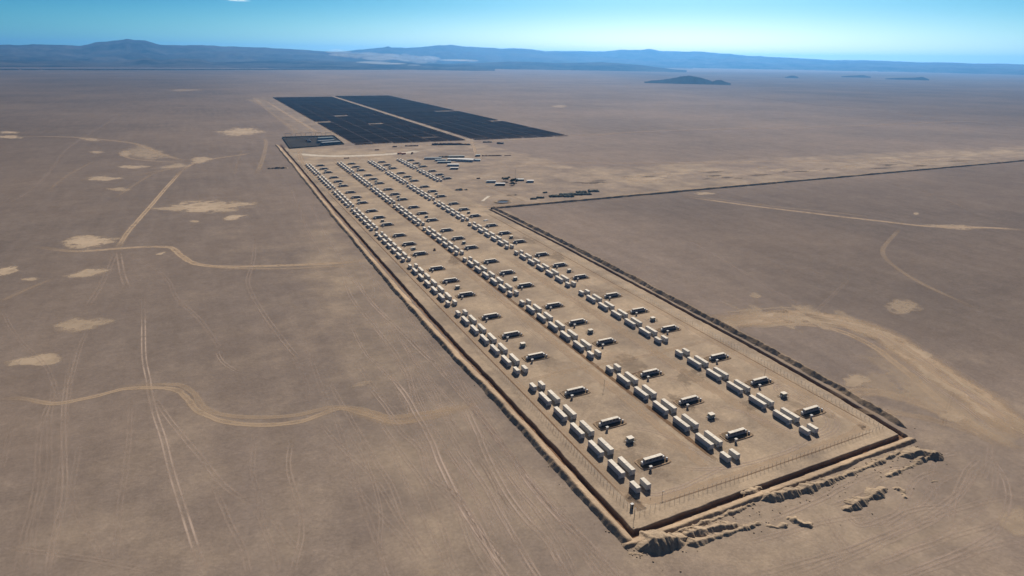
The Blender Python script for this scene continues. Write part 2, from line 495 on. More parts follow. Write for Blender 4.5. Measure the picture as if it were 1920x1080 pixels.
def berm_left(X, Y):
    crest = xl(Y) - 6.4 - 2.6 * sstep(60, 260, Y) + 2.6 * (fbm(Y / 22., 0 * Y + 9.1, 61, 4, .6) - .5)
    h = 2.15 + 1.2 * (fbm(Y / 16., 0 * Y, 62, 4) - .5) + 0.35 * (fbm(X / 2.2, Y / 2.2, 63, 3) - .5)
    d = X - crest
    z = np.where(d > 0, h - np.maximum(0, d - 0.6) * (h / 4.6), h + d * 0.95 + 0.9 * (fbm(X / 3., Y / 2.2, 64, 4, .6) - .5))
    return z * sstep(-27.5, -25.0, Y) * 1.0 - (1 - sstep(-27.5, -25, Y)) * .3 - 3.0 * sstep(xl(Y) - 2.1, xl(Y) - 1.4, X)
def berm_near(X, Y):
    Y = Y - (yn(X) + 22.6)
    crest = -28.2 + 1.5 * (fbm(X / 14., 0 * X + 4.1, 71, 3) - .5)
    h = 1.25 + 1.1 * (fbm(X / 11., 0 * X, 72, 4) - .5) + 0.4 * (fbm(X / 2., Y / 2., 73, 3) - .5)
    d = Y - crest
    z = np.where(d > 0, h - np.maximum(0, d - 0.4) * (h / 3.4), h + d * 0.95 + 0.5 * (fbm(X / 1.6, Y / 1.6, 74, 3) - .5))
    return np.where(Y > -24.7, -1, z) * sstep(-26, -23, X) - (1 - sstep(-26, -23, X)) * .3
def berm_right(X, Y):
    crest = xr(Y) + 8.3 + 2.4 * (fbm(Y / 18., 0 * Y + 2.1, 81, 4, .6) - .5)
    h = 2.9 + 1.6 * (fbm(Y / 9., 0 * Y, 82, 4) - .5) + 1.0 * (fbm(X / 2.2, Y / 2.2, 83, 3) - .5)
    return h - np.abs(X - crest) * 0.85 + 0.1 - 4 * (1 - sstep(xr(Y) + 1.6, xr(Y) + 2.4, X)) - 3.2 * (1 - sstep(-19, -8, Y))
def berm_far(X, Y):
    crest = BFAR + 2.5 + 2.5 * (fbm(X / 60., 0 * X + 2.1, 91, 3) - .5)
    h = 2.7 + 1.5 * (fbm(X / 12., 0 * X, 92, 4) - .5) + 0.5 * (fbm(X / 3., Y / 2.2, 93, 3) - .5)
    return h - np.abs(Y - crest) * 0.8
tag(field_patch('earth_berm', -35, -18.0, -28, 520, 0.5, 0.9, berm_left, M['berm']), kind='structure')
tag(field_patch('earth_berm', -34, -10.5, 520, 1370, 0.8, 3.0, berm_left, M['berm']), kind='structure')
tag(field_patch('earth_berm', -26, 172, -32.5, -20.8, 0.6, 0.4, berm_near, M['berm']), kind='structure')
tag(field_patch('earth_berm', 173, 197, -19, 596, 0.5, 0.9, berm_right, M['berm']), kind='structure')
tag(field_patch('earth_berm', 182, 2600, 584, 601, 2.2, 0.7, berm_far, M['berm']), kind='structure')

def heap(label, pts, hmin, hmax, step, spread, mat='spoil', name='spoil_heap', cat='earth heap', group='dumped earth heaps outside the trench', res=0.3):
    """a dumped ridge of loose soil: uneven crest, gentle back, steeper front cut by rills"""
    P = [np.array(p, float) for p in pts]
    seed = random.randint(1, 9000); m = hmax * 2.4 + 1.5
    A = np.array(pts)
    def hf(X, Y):
        wx = X + 1.6 * (fbm(X / 3.2, Y / 3.2, seed, 3) - .5); wy = Y + 1.6 * (fbm(X / 3.2, Y / 3.2, seed + 11, 3) - .5)
        best = np.full(X.shape, -1.0); s0 = 0.0
        for p, q in zip(P[:-1], P[1:]):
            L = np.linalg.norm(q - p); u = (q - p) / L
            t = np.clip((wx - p[0]) * u[0] + (wy - p[1]) * u[1], 0, L)
            dx = wx - p[0] - u[0] * t; dy = wy - p[1] - u[1] * t
            d = np.hypot(dx, dy)
            front = dy < 0
            al = (s0 + t) / 4.6
            hc = hmin * .75 + (hmax * 1.15 - hmin * .75) * np.clip(1.7 * (fbm(al, 0 * al + seed * .37, seed + 3, 3) - .22), 0, 1)
            ends = np.minimum(sstep(-2.5, 1.5, s0 + t), 1)
            rill = (vnoise((s0 + t) / .9 + dx * .2, 0 * t + 2.2, seed + 5) - .5) * np.clip(d, 0, 1.4) * .55
            z = hc * ends - np.where(front, .76, .45) * np.sqrt(d * d + .1) + rill
            best = np.maximum(best, z); s0 += L
        return best + 0.5 * (fbm(X / 1.5, Y / 1.5, seed + 21, 4, .6) - .5) * np.clip(best * 2, 0, 1)
    o = field_patch(name, A[:, 0].min() - m, A[:, 0].max() + m, A[:, 1].min() - m, A[:, 1].max() + m, res, res, hf, M[mat])
    return tag(o, label, cat, group)

heap('largest dark earth mound outside the near left trench corner', [(-15, -32), (-9, -33), (-2, -34.5)], 3.2, 4.6, 2.2, 1.2)
heap('double line of rough earth heaps right of the largest mound', [(3, -33.5), (20, -35), (30, -37)], 1.0, 2.3, 1.9, 1.3)
heap('low broken earth ridge below the double line of heaps', [(2, -38), (24, -40), (40, -40.5)], 0.8, 1.6, 1.7, 0.6)
heap('thin low ridge of soil just outside the near trench, left half', [(0, -29.5), (20, -30), (36, -29.8), (48, -29)], 0.6, 1.4, 1.8, 0.5)
heap('tall dark pair of earth heaps beside the broken trench section', [(57, -29), (66, -30), (75, -31.5)], 2.0, 3.0, 2.4, 0.7)
heap('row of medium earth heaps tapering along the near trench, middle', [(76, -31.5), (97, -32)], 1.5, 2.4, 2.0, 0.6)
heap('long low soil ridge along the near trench, right half', [(98, -32.2), (125, -31.5), (152, -30)], 0.9, 1.6, 1.7, 0.5)
heap('cluster of dark mounds outside the right trench corner', [(152, -33), (160, -35), (167, -40), (158, -39)], 1.8, 3.3, 2.6, 1.3)
heap('thin soil ridge running left from the cluster of dark mounds', [(127, -41), (143, -41), (157, -39.5)], 0.6, 1.2, 1.6, 0.3)
heap('small earth heap with sharp edge below the middle ridge', [(43, -43.5), (46, -46), (50, -46.5)], 0.9, 1.6, 1.6, 0.6)
heap('bent earth heap of two dark lumps in open sand', [(56, -44), (58, -49), (60, -51)], 0.9, 1.7, 1.7, 0.5)
heap('long isolated dark earth heap standing out in open sand', [(86, -50.5), (98, -49.5), (108, -49), (114, -48)], 1.3, 2.5, 1.9, 0.7)
heap('little curved earth heap right of the long isolated one', [(122, -49.5), (123, -53), (120, -56)], 0.6, 1.2, 1.5, 0.3)
heap('lone scrap of soil farthest right in open sand', [(143, -53), (146, -54)], 0.5, 0.8, 1.5, 0.3)
heap('small low heap left of the largest dark mound', [(-24, -32), (-20, -35)], 0.5, 0.9, 1.5, 0.5)
heap('clods pushed into the broken section of the near trench', [(50, -20.8), (55, -22.3), (60, -21)], 0.5, 1.3, 1.6, 0.5)

V = []; F = []
for k in range(420):
    if k < 300: cx, cy = random.uniform(-25, 170), -24.5 - abs(random.gauss(0, 10))
    else: cx, cy = random.choice((random.uniform(-30, -19.5), random.uniform(182, 190))), random.uniform(-20, 160)
    q = random.uniform(.12, .5); n0 = len(V)
    for z in (-.1, q * .7):
        for i in range(6):
            th = i * math.pi / 3 + random.uniform(-.3, .3); rr = q * (1.2 if z < 0 else .7)
            V.append((cx + rr * math.cos(th), cy + rr * math.sin(th), z))
    F += [(n0 + i, n0 + (i + 1) % 6, n0 + 6 + (i + 1) % 6, n0 + 6 + i) for i in range(6)] + [tuple(range(n0 + 6, n0 + 12))]
tag(link('soil_clods', raw_mesh('soil_clods', V, F, M['spoil'])), 'loose clods of soil strewn along the trench and heaps', 'clods', None, 'stuff')

# ------------------------------------------------------------------ tracks and patches lying on the ground
LEVEL = [0]
def zlev():
    LEVEL[0] += 1
    return 0.02 + 0.004 * (LEVEL[0] % 30)

def spline(pts, n=10):
    P = [np.array(p, float) for p in pts]
    if len(P) == 2: return [P[0] + (P[1] - P[0]) * t for t in np.linspace(0, 1, n + 1)]
    P = [2 * P[0] - P[1]] + P + [2 * P[-1] - P[-2]]
    out = []
    for i in range(1, len(P) - 2):
        a, b, c, d = P[i - 1:i + 3]
        for t in np.linspace(0, 1, n, endpoint=False):
            out.append(0.5 * (2 * b + (c - a) * t + (2 * a - 5 * b + 4 * c - d) * t * t + (3 * b - a - 3 * c + d) * t ** 3))
    out.append(P[-2])
    return out

def set_attr(me, name, vals):
    a = me.attributes.new(name, 'FLOAT', 'POINT')
    a.data.foreach_set('value', np.asarray(vals, np.float32))

def strip(pts, width, strength, mat='road', name='dirt_track', world=False, fade=0.12, wob=0.0, n=10):
    W = pts if world else [G(*p) for p in pts]
    C = np.array(spline(W, n))
    T = np.gradient(C, axis=0); T /= np.linalg.norm(T, axis=1)[:, None] + 1e-9
    Nn = np.stack([-T[:, 1], T[:, 0]], 1)
    if wob:
        C = C + Nn * (wob * (fbm(np.arange(len(C)) / 7., np.zeros(len(C)) + random.random() * 90, 3, 3) - .5))[:, None] * 2
    z = zlev(); cols = np.linspace(-1, 1, 5)
    V = []; vv = []; aa = []
    m = len(C)
    for i in range(m):
        t = i / (m - 1)
        al = strength * min(1, t / fade if fade else 1, (1 - t) / fade if fade else 1)
        for c in cols:
            q = C[i] + Nn[i] * c * width / 2
            V.append((q[0], q[1], z)); vv.append(c); aa.append(al)
    F = [(i * 5 + j, (i + 1) * 5 + j, (i + 1) * 5 + j + 1, i * 5 + j + 1) for i in range(m - 1) for j in range(4)]
    me = raw_mesh(name, V, F, M[mat])
    set_attr(me, 'v', vv); set_attr(me, 'a', aa)
    return tag(link(name, me), kind='structure')

def patch(cx, cy, rx, ry, tilt=0.0, strength=0.9, mat='patch', name='sand_patch', world=False, rough=0.5):
    z = zlev(); n = 40; rings = (0.0, 0.4, 0.7, 0.85, 1.0)
    sd = random.random() * 100
    V = []; vv = []
    for k, r in enumerate(rings):
        for i in range(n):
            th = 2 * math.pi * i / n
            rr = r * (1 + rough * (float(fbm(np.array(math.cos(th) * 1.3 + sd), np.array(math.sin(th) * 1.3), 9, 4)) - .5) * 2)
            dx, dy = rx * math.cos(th) * rr, ry * math.sin(th) * abs(math.sin(th)) ** .45 * rr * 1.1
            if world: q = (cx + dx * math.cos(tilt) - dy * math.sin(tilt), cy + dx * math.sin(tilt) + dy * math.cos(tilt))
            else: q = G(cx + dx, cy + dy + dx * tilt)
            V.append((q[0], q[1], z)); vv.append(r)
    F = []
    for k in range(len(rings) - 1):
        for i in range(n):
            j = (i + 1) % n
            F.append((k * n + i, k * n + j, (k + 1) * n + j, (k + 1) * n + i))
    me = raw_mesh(name, V, F, M[mat])
    set_attr(me, 'v', vv); set_attr(me, 'a', [strength] * len(V))
    return tag(link(name, me), kind='structure')

# pale sand patches on the plain
for a in ((452, 247, 54, 8, 0, .8), (385, 388, 92, 12, 0, .8), (445, 384, 45, 5, -.08, .75), (330, 391, 55, 4, .0, .6), (441, 407, 27, 6, -.08, .8), (165, 453, 62, 14, -.04, .8), (165, 512, 50, 7, -.14, .75),
          (152, 608, 70, 12, -.09, .62), (62, 676, 62, 12, -.09, .75), (195, 335, 42, 5, -.04, .7), (222, 355, 28, 4, .06, .65), (8, 509, 34, 11, -.15, .8),
          (55, 524, 20, 4, -.05, .7), (365, 415, 10, 3, 0, .7), (18, 248, 26, 3, 0, .7), (18, 257, 34, 4, .03, .7), (275, 287, 52, 13, .12, .5),
          (235, 288, 16, 8, 0, .6), (180, 285, 20, 3, 0, .6), (245, 313, 36, 4, 0, .7), (325, 312, 40, 5, -.1, .6), (380, 300, 28, 7, -.1, .7), (170, 262, 22, 3, .1, .6), (300, 476, 11, 3, -.2, .7),
          (1695, 575, 46, 14, .1, .5), (1050, 199, 24, 3, 0, .6), (1418, 555, 13, 5, .1, .5), (1606, 713, 28, 16, .1, .6), (680, 720, 24, 6, -.3, .35), (1717, 401, 8, 3, 0, .6),
          (350, 169, 35, 3, 0, .35), (480, 190, 22, 6, .2, .3), (1790, 425, 60, 5, .05, .6), (1318, 363, 22, 3, -.03, .7),
          (1650, 720, 70, 30, .3, .35), (1700, 700, 110, 40, .5, .35), (1790, 780, 40, 14, .1, .6), (1750, 745, 90, 40, .35, .4), (1860, 790, 80, 40, .5, .45), (1440, 598, 90, 14, -.02, .6),
          (1905, 985, 40, 30, .2, .5), (800, 1075, 28, 10, 0, .3)):
    patch(*a)
# roads left of the plant
strip([(345, 316), (318, 345), (285, 383), (258, 414), (236, 440), (220, 466)], 8, .8, wob=.5)
strip([(60, 462), (140, 471), (222, 466), (270, 463), (318, 464), (336, 477), (356, 490), (385, 498), (450, 500), (560, 497), (640, 493), (690, 488)], 9, .75, wob=1)
strip([(330, 470), (350, 487), (385, 497), (430, 503), (520, 504), (600, 501), (690, 497)], 5, .5, wob=1)
strip([(0, 747), (45, 748), (100, 757), (170, 745), (230, 730), (285, 727), (330, 731), (352, 748), (372, 771), (420, 790), (490, 797), (560, 791), (600, 778), (640, 766), (690, 778), (740, 792), (790, 786), (845, 776)], 5.5, .65, wob=.5)
strip([(210, 728), (285, 722), (335, 722), (362, 738), (382, 763), (420, 778), (490, 783), (560, 778), (620, 764), (680, 768), (730, 782), (790, 775), (870, 764), (905, 750)], 5, .45, wob=.5)
strip([(640, 765), (690, 777), (740, 790), (800, 780), (880, 760)], 12, .3, wob=.5)
strip([(340, 320), (365, 306), (400, 298), (440, 292), (475, 287)], 9, .7)
strip([(0, 256), (130, 257), (222, 265), (262, 272), (305, 290), (352, 303)], 14, .5)
strip([(220, 285), (245, 297), (300, 303), (345, 304)], 9, .5)
strip([(0, 388), (50, 362), (90, 325), (120, 285), (150, 262), (205, 228), (240, 200)], 6, .3, 'pair')
strip([(90, 358), (125, 330), (180, 300)], 7, .2)
strip([(215, 372), (255, 345), (290, 325), (330, 315)], 6, .3)
strip([(250, 330), (310, 318), (345, 313)], 6, .4)
strip([(0, 566), (50, 543), (100, 522)], 6, .3)
strip([(480, 330), (495, 290), (497, 262), (470, 262)], 10, .45)
strip([(440, 330), (446, 300), (455, 282)], 5, .2)
strip([(475, 440), (476, 480), (470, 505), (465, 535), (490, 582), (540, 650), (562, 672)], 5, .35, 'pair')
strip([(222, 470), (226, 495), (230, 515), (238, 538)], 7, .5, 'pair')
strip([(218, 470), (206, 500), (186, 540), (160, 580)], 6, .3, 'pair')
strip([(250, 480), (310, 520), (332, 560), (375, 600), (425, 672)], 4.5, .35, 'pair')
strip([(268, 552), (269, 610), (270, 668), (278, 712), (281, 735), (291, 777), (306, 822), (321, 882), (345, 960), (370, 1038), (388, 1085)], 4.4, .8, 'pair')
strip([(281, 733), (320, 790), (380, 862), (420, 910), (475, 948)], 4, .55, 'pair')
for k, (pts, s) in enumerate((([(175, 600), (150, 650), (130, 720), (90, 760), (72, 830), (70, 900), (52, 980), (26, 1085)], .4), ([(130, 690), (121, 760), (121, 850), (122, 925), (100, 1010), (86, 1085)], .5),
                              ([(105, 700), (96, 760), (92, 830), (90, 890), (62, 1000), (60, 1085)], .3), ([(148, 830), (138, 890), (134, 940), (165, 1000), (200, 1060)], .25),
                              ([(245, 740), (240, 830), (225, 950), (212, 1060)], .3), ([(135, 650), (128, 740), (124, 800), (112, 900), (104, 1000), (95, 1085)], .3), ([(20, 800), (8, 860), (0, 880)], .2), ([(0, 1020), (60, 1035), (180, 1050), (300, 1075)], .25),
                              ([(545, 825), (542, 880), (560, 945), (566, 1005), (545, 1085)], .45), ([(482, 808), (474, 880), (485, 935), (490, 975), (516, 1040), (520, 1085)], .28),
                              ([(470, 560), (500, 610), (545, 665), (575, 720), (575, 760)], .18), ([(395, 900), (430, 980), (455, 1030), (468, 1085)], .35), ([(500, 965), (540, 1010), (560, 1030)], .2),
                              ([(0, 580), (40, 640), (90, 690), (110, 760)], .25), ([(405, 660), (420, 680), (450, 700)], .5),
                              ([(600, 790), (630, 830), (700, 900), (760, 990), (800, 1060)], .3), ([(600, 830), (680, 930), (750, 1010), (800, 1085)], .22), ([(700, 770), (740, 830), (790, 900), (830, 990), (850, 1060), (870, 1085)], .35),
                              ([(690, 725), (735, 780), (760, 800)], .6), ([(730, 700), (760, 740), (785, 785), (800, 810), (830, 880), (870, 960), (920, 1030), (965, 1085)], .85),
                              ([(655, 500), (690, 560), (740, 610), (790, 660), (830, 700), (870, 745), (905, 790), (960, 860), (1010, 930), (1090, 1010), (1170, 1085)], .7),
                              ([(640, 510), (660, 560), (700, 610), (740, 660), (765, 700), (780, 770)], .45), ([(870, 760), (890, 800), (920, 870), (975, 960), (1030, 1020), (1060, 1085)], .7),
                              ([(540, 340), (560, 390), (575, 430), (620, 500)], .3), ([(580, 380), (610, 440), (650, 500)], .3))):
    strip(pts, 3.6 if k < 19 else 4.4, s * 1.0, 'pair', wob=.8)
# many faint wheel tracks running along the outside of the left berm
for k in range(30):
    x0 = random.uniform(-118, -34); y0 = random.uniform(60, 520); y1 = y0 - random.uniform(120, 420)
    x1 = x0 + random.uniform(-18, 14)
    if x0 < -70 and y0 > 300: continue
    pts = [(x0 + (x1 - x0) * t + random.gauss(0, 1.5), y0 + (y1 - y0) * t) for t in np.linspace(0, 1, 7)]
    strip(pts, random.uniform(2.6, 4.2), random.uniform(.2, .5), 'pair', world=True, wob=.8)
for k in range(14):
    x0 = random.uniform(-85, -32); y0 = random.uniform(20, 140)
    pts = [(x0 + random.gauss(0, 1.2) - 4 * t, y0 - 130 * t) for t in np.linspace(0, 1, 6)]
    strip(pts, random.uniform(2.6, 4), random.uniform(.3, .6), 'pair', world=True, wob=.6)
# right of the plant
big_r = [(1335, 603), (1420, 597), (1500, 592), (1580, 603), (1650, 628), (1720, 670), (1800, 727), (1870, 775), (1935, 825)]
for k in range(34):
    q = spline(big_r, 10); q = q[random.randrange(4, len(q) - 2)]
    patch(q[0] + random.gauss(0, 10), q[1] + random.gauss(0, 9), random.uniform(18, 60), random.uniform(4, 13), .45, random.uniform(.25, .6), rough=.9)
strip(big_r, 36, .45, wob=5)
strip(big_r, 28, .8, wob=6)
strip(big_r, 20, .7, 'patch', wob=8)
strip(big_r, 12, .5, wob=8)
for k in range(22):
    o_ = random.uniform(-20, 20)
    a_, b_ = sorted((random.random(), random.random()))
    if b_ - a_ < .25: continue
    C_ = np.array(spline([G(*q) for q in big_r], 10)); T_ = np.gradient(C_, axis=0); T_ /= np.linalg.norm(T_, axis=1)[:, None]
    C_ = (C_ + np.stack([-T_[:, 1], T_[:, 0]], 1) * o_)[int(a_ * len(C_)):int(b_ * len(C_)) + 2]
    if len(C_) > 5: strip([tuple(q) for q in C_[::5]], random.uniform(2.5, 6), random.uniform(.25, .7), random.choice(('pair', 'pair', 'road')) if k % 3 else 'patch', world=True, wob=1.5)
strip([(1360, 612), (1450, 607), (1540, 612), (1620, 640), (1690, 690), (1760, 750), (1830, 800), (1925, 850)], 9, .7, wob=1)
strip([(1410, 590), (1480, 586), (1560, 592), (1640, 612), (1710, 655), (1800, 712), (1900, 770)], 8, .5, wob=1)
strip([(1560, 740), (1640, 735), (1720, 755), (1800, 790), (1890, 840)], 14, .5, wob=1)
strip([(1600, 770), (1680, 775), (1760, 790), (1830, 815)], 8, .4, wob=1)
for d in (0, 6):
    strip([(1795 + d, 700), (1780 + d, 745), (1766 + d, 800)], 1.0, .3, 'brown', wob=.2)
strip([(1600, 515), (1545, 570), (1495, 615)], 4, .35, 'pair')
strip([(1270, 367), (1380, 382), (1500, 397), (1620, 411), (1740, 424), (1860, 427), (1925, 432)], 11, .75, wob=2)
strip([(1270, 363), (1330, 372), (1460, 388), (1560, 398), (1640, 408)], 6, .4, wob=2)
strip([(1690, 427), (1668, 450), (1655, 470), (1668, 492), (1725, 530), (1840, 582)], 6, .4)
strip([(1280, 445), (1340, 478), (1410, 520), (1460, 550), (1530, 585)], 5, .3, 'pair')
strip([(1380, 460), (1480, 495), (1560, 520)], 5, .15, 'pair')
strip([(1640, 335), (1760, 370), (1830, 400)], 6, .15)
for k, (pts, s) in enumerate((([(1850, 845), (1880, 890), (1890, 930), (1875, 985), (1830, 1020), (1760, 1050), (1670, 1085)], .5), ([(1925, 1010), (1860, 1025), (1790, 1050), (1720, 1075), (1690, 1085)], .35),
                              ([(1500, 1085), (1600, 1045), (1690, 1005), (1750, 975), (1800, 930), (1840, 870)], .35), ([(1450, 1085), (1560, 1045), (1660, 1005), (1740, 975), (1830, 945), (1925, 930)], .3),
                              ([(1580, 960), (1610, 985), (1650, 975), (1690, 950), (1720, 900), (1770, 880)], .35), ([(1560, 1000), (1575, 1040), (1570, 1080)], .2), ([(1540, 960), (1570, 1000), (1600, 1040)], .2),
                              ([(1780, 990), (1790, 930), (1815, 880), (1835, 860)], .4), ([(1720, 960), (1750, 930), (1745, 890), (1760, 860), (1800, 850)], .3), ([(1400, 1020), (1470, 1000), (1560, 975), (1640, 965)], .25),
                              ([(1440, 975), (1520, 945), (1600, 905), (1660, 880), (1700, 875)], .45), ([(1560, 950), (1620, 925), (1650, 900), (1690, 890)], .4), ([(1860, 830), (1850, 880), (1840, 900)], .3),
                              ([(1330, 1050), (1400, 1060), (1500, 1050)], .15), ([(1925, 960), (1840, 990), (1760, 1015), (1640, 1060)], .3), ([(1650, 990), (1700, 960), (1770, 950), (1800, 965)], .25),
                              ([(1380, 1085), (1480, 1062), (1590, 1030), (1700, 985), (1790, 930), (1850, 860)], .28), ([(1600, 1085), (1690, 1040), (1790, 990), (1860, 930), (1870, 860)], .3),
                              ([(1455, 1000), (1520, 1015), (1560, 1045), (1570, 1085)], .22), ([(1590, 975), (1640, 985), (1690, 975), (1730, 940), (1760, 905), (1800, 885)], .3))):
    strip(pts, 3.8, min(1, s * 1.15), 'pair', wob=.8)
# inside the fence: perimeter lane, backfilled cable line, lanes between the rows
strip([(-3.2, 1120), (-3.2, 300), (-3.2, 15), (-2.2, 0), (3, -6), (14, -8), (80, -8), (140, -6.5), (155, -3), (159, 6), (160, 120), (160, 560)], 6.5, .55, world=True, n=24)
strip([(56.6, 4), (56.9, 150), (57.0, 300), (57.2, 520), (57.2, 700)], 3.6, .8, 'brown', name='cable_trench_backfill', world=True, fade=.02, n=30)
strip([(57.2, 690), (57.2, 900), (57.2, 1100)], 3.2, .4, 'brown', name='cable_trench_backfill', world=True, n=30)
strip([(-5.4, 0), (-5.6, 200), (-5.6, 420), (-5.6, 800)], 1.3, .7, 'brown', world=True, fade=.03, n=40, wob=.3)
strip([(163.4, -5), (163.6, 150), (164.5, 400), (165, 575)], 1.2, .75, 'brown', world=True, fade=.03, n=40, wob=.2)
strip([(5, -10.6), (60, -10.8), (110, -10.4), (160, -9.4)], 1.0, .55, 'brown', world=True, fade=.05, n=20, wob=.2)
strip([(46, 3), (48, 20), (49.5, 120), (50, 400)], 8, .55, 'road', world=True, n=20, wob=1)
strip([(110, 0), (108, 120), (107, 400)], 10, .45, 'road', world=True, n=20, wob=1)
strip([(4, 124), (40, 126), (100, 124), (160, 127)], 5, .3, 'road', world=True, n=12, wob=1)
strip([(62, 106), (72, 104.5), (84, 106)], 2.2, .7, 'brown', world=True)
for k in range(26):
    x0 = random.uniform(33, 56) + random.choice((0, 58.5, 101)); y0 = random.uniform(-2, 260)
    pts = [(x0 + random.gauss(0, 2.5), y0 + 14 * t) for t in range(5)]
    if max(p[0] for p in pts) > 161: continue
    strip(pts, 3.2, random.uniform(.1, .3), 'pair', world=True, wob=1)
for k in range(60):
    x0 = random.uniform(2, 158); y0 = 2 + 560 * random.random() ** 1.4
    patch(x0, y0, random.uniform(4, 16), random.uniform(5, 22), random.uniform(-.4, .4), random.uniform(.12, .34), random.choice(('patch', 'patch', 'darkpatch')), random.choice(('sand_patch',)), world=True, rough=.8)
for pts in ([(120, -2), (138, 0), (150, 8), (155, 22), (156, 60)], [(118, 2), (136, 4), (146, 12), (150, 28), (151, 70)], [(60, 0), (40, -3), (20, -5), (8, -3), (5, 6)],
            [(34, 50), (44, 40), (52, 20), (54, 2)], [(92, 52), (104, 40), (112, 18), (120, 0)], [(34, 8), (46, 2), (66, -3), (96, -4), (128, 0)], [(150, 36), (144, 46), (150, 54), (156, 48)]):
    strip(pts, 3.4, .6, 'pair', world=True, wob=.3)
# far works area
strip([(548, 287), (600, 292), (680, 292), (755, 287), (790, 282)], 26, .85, 'whiteroad', name='pale_road', wob=2)
strip([(600, 297), (660, 298), (720, 292)], 20, .7, 'road')
strip([(560, 280), (565, 300), (590, 335)], 12, .6, 'road')
strip([(640, 268), (740, 274), (840, 270), (1075, 256)], 14, .6, 'road')
strip([(883, 262), (888, 275), (893, 290), (905, 300)], 9, .85, 'road')
strip([(493, 186), (530, 209), (570, 233), (600, 252)], 14, .75, 'road')
strip([(517, 186), (560, 210), (620, 247), (660, 270)], 12, .6, 'road')
strip([(470, 180), (500, 205), (545, 240), (560, 255)], 16, .35, 'road')
strip([(905, 250), (1080, 254), (1250, 245), (1600, 236), (1810, 228), (1925, 237)], 22, .4, 'road')
strip([(1370, 178), (1560, 200), (1700, 215), (1810, 228)], 22, .3, 'road')
strip([(920, 309), (1060, 306), (1200, 306), (1500, 303), (1640, 299), (1770, 296)], 13, .5, 'road')
strip([(900, 345), (940, 360), (990, 380)], 6, .35, 'road')
strip([(903, 378), (911, 372), (918, 367)], 5, .95, 'whiteroad', name='pale_path')
strip([(850, 380), (900, 388), (960, 383), (1080, 375), (1250, 358), (1500, 337), (1800, 310), (1925, 299)], 9, .6, 'road', wob=1)
for k in range(28):
    px = random.uniform(1120, 1850); t = (px - 1120) / 730
    py = 352 - 50 * t - random.uniform(4, 20) * (1 - .45 * t)
    patch(px, py, random.uniform(12, 44), random.uniform(1.4, 3.2), -.05, random.uniform(.4, .8))
for k in range(22):
    px = random.uniform(1050, 1850); t = (px - 1120) / 730
    py = 356 - 50 * t - random.uniform(4, 22) * (1 - .5 * t)
    patch(px, py, random.uniform(8, 30), random.uniform(1, 2.0), -.03, random.uniform(.3, .6), 'darkpatch', name='dark_soil_patch')

# ------------------------------------------------------------------ battery containers
ORD = ('first', 'second', 'third', 'fourth', 'fifth', 'sixth', 'seventh', 'eighth')
ROWNAME = ('leftmost row', 'second row from left', 'third row from left', 'short rightmost row')
def blockname(r, k):
    if r == 3: return 'near block' if k == 6 else 'far block'
    return 'front block' if k == 0 else 'rearmost block' if k == 7 else ORD[k] + ' block from front'

CW, CH, LL, LS = 2.44, 2.9, 12.4, 6.06
def make_container(name, L, long):
    root = empty(name, (0, 0, 0))
    m = MB()
    m.box(0, CW, 0, L, 0.22, 0.22 + CH)
    n = int(L / 0.62)
    for i in range(n):                                   # shallow ribs of the side walls
        y = 0.3 + i * (L - 0.6) / n
        m.box(-0.035, -0.002, y, y + 0.26, 0.42, CH - 0.05); m.box(CW + 0.002, CW + 0.035, y, y + 0.26, 0.42, CH - 0.05)
    m.build('body', M['white'], root)
    halves = ((0.06, L / 2 - 0.09), (L / 2 + 0.09, L - 0.06)) if long else ((0.06, L - 0.06),)
    for a, b in halves:
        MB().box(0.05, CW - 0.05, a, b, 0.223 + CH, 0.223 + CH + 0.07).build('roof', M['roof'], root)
    MB().box(0.12, CW - 0.12, 0.15, L - 0.15, -0.02, 0.218).build('foundation_slab', M['grey'], root)
    d = MB().box(0.12, CW / 2 - 0.02, -0.05, -0.003, 0.4, CH).build('door', M['white'], root)
    MB().box(CW / 2 - 0.3, CW / 2 - 0.22, -0.10, -0.052, 0.9, 2.4).build('handle', M['grey'], d)
    d = MB().box(CW / 2 + 0.02, CW - 0.12, -0.05, -0.003, 0.4, CH).build('door', M['white'], root)
    if long:
        c = MB().box(-0.95, -0.04, 0.1, 1.0, 0.0, 1.7).build('cooling_unit', M['white'], root)
        MB().box(-0.98, -0.953, 0.2, 0.9, 0.5, 1.5).build('grille', M['grey'], c)
    return root

def rename_copy(src, loc, label, cat, group):
    o = copy_tree(src); o.location = loc
    return tag(o, label, cat, group)

long0 = make_container('long_container', LL, True)
short0 = make_container('short_container', LS, False)
used = set()
def place(src, loc, label, cat, group):
    if src.name not in used:
        used.add(src.name); src.location = loc
        return tag(src, label, cat, group)
    return rename_copy(src, loc, label, cat, group)

XPAIR = (1.4, 7.6)
GAP = 7.0
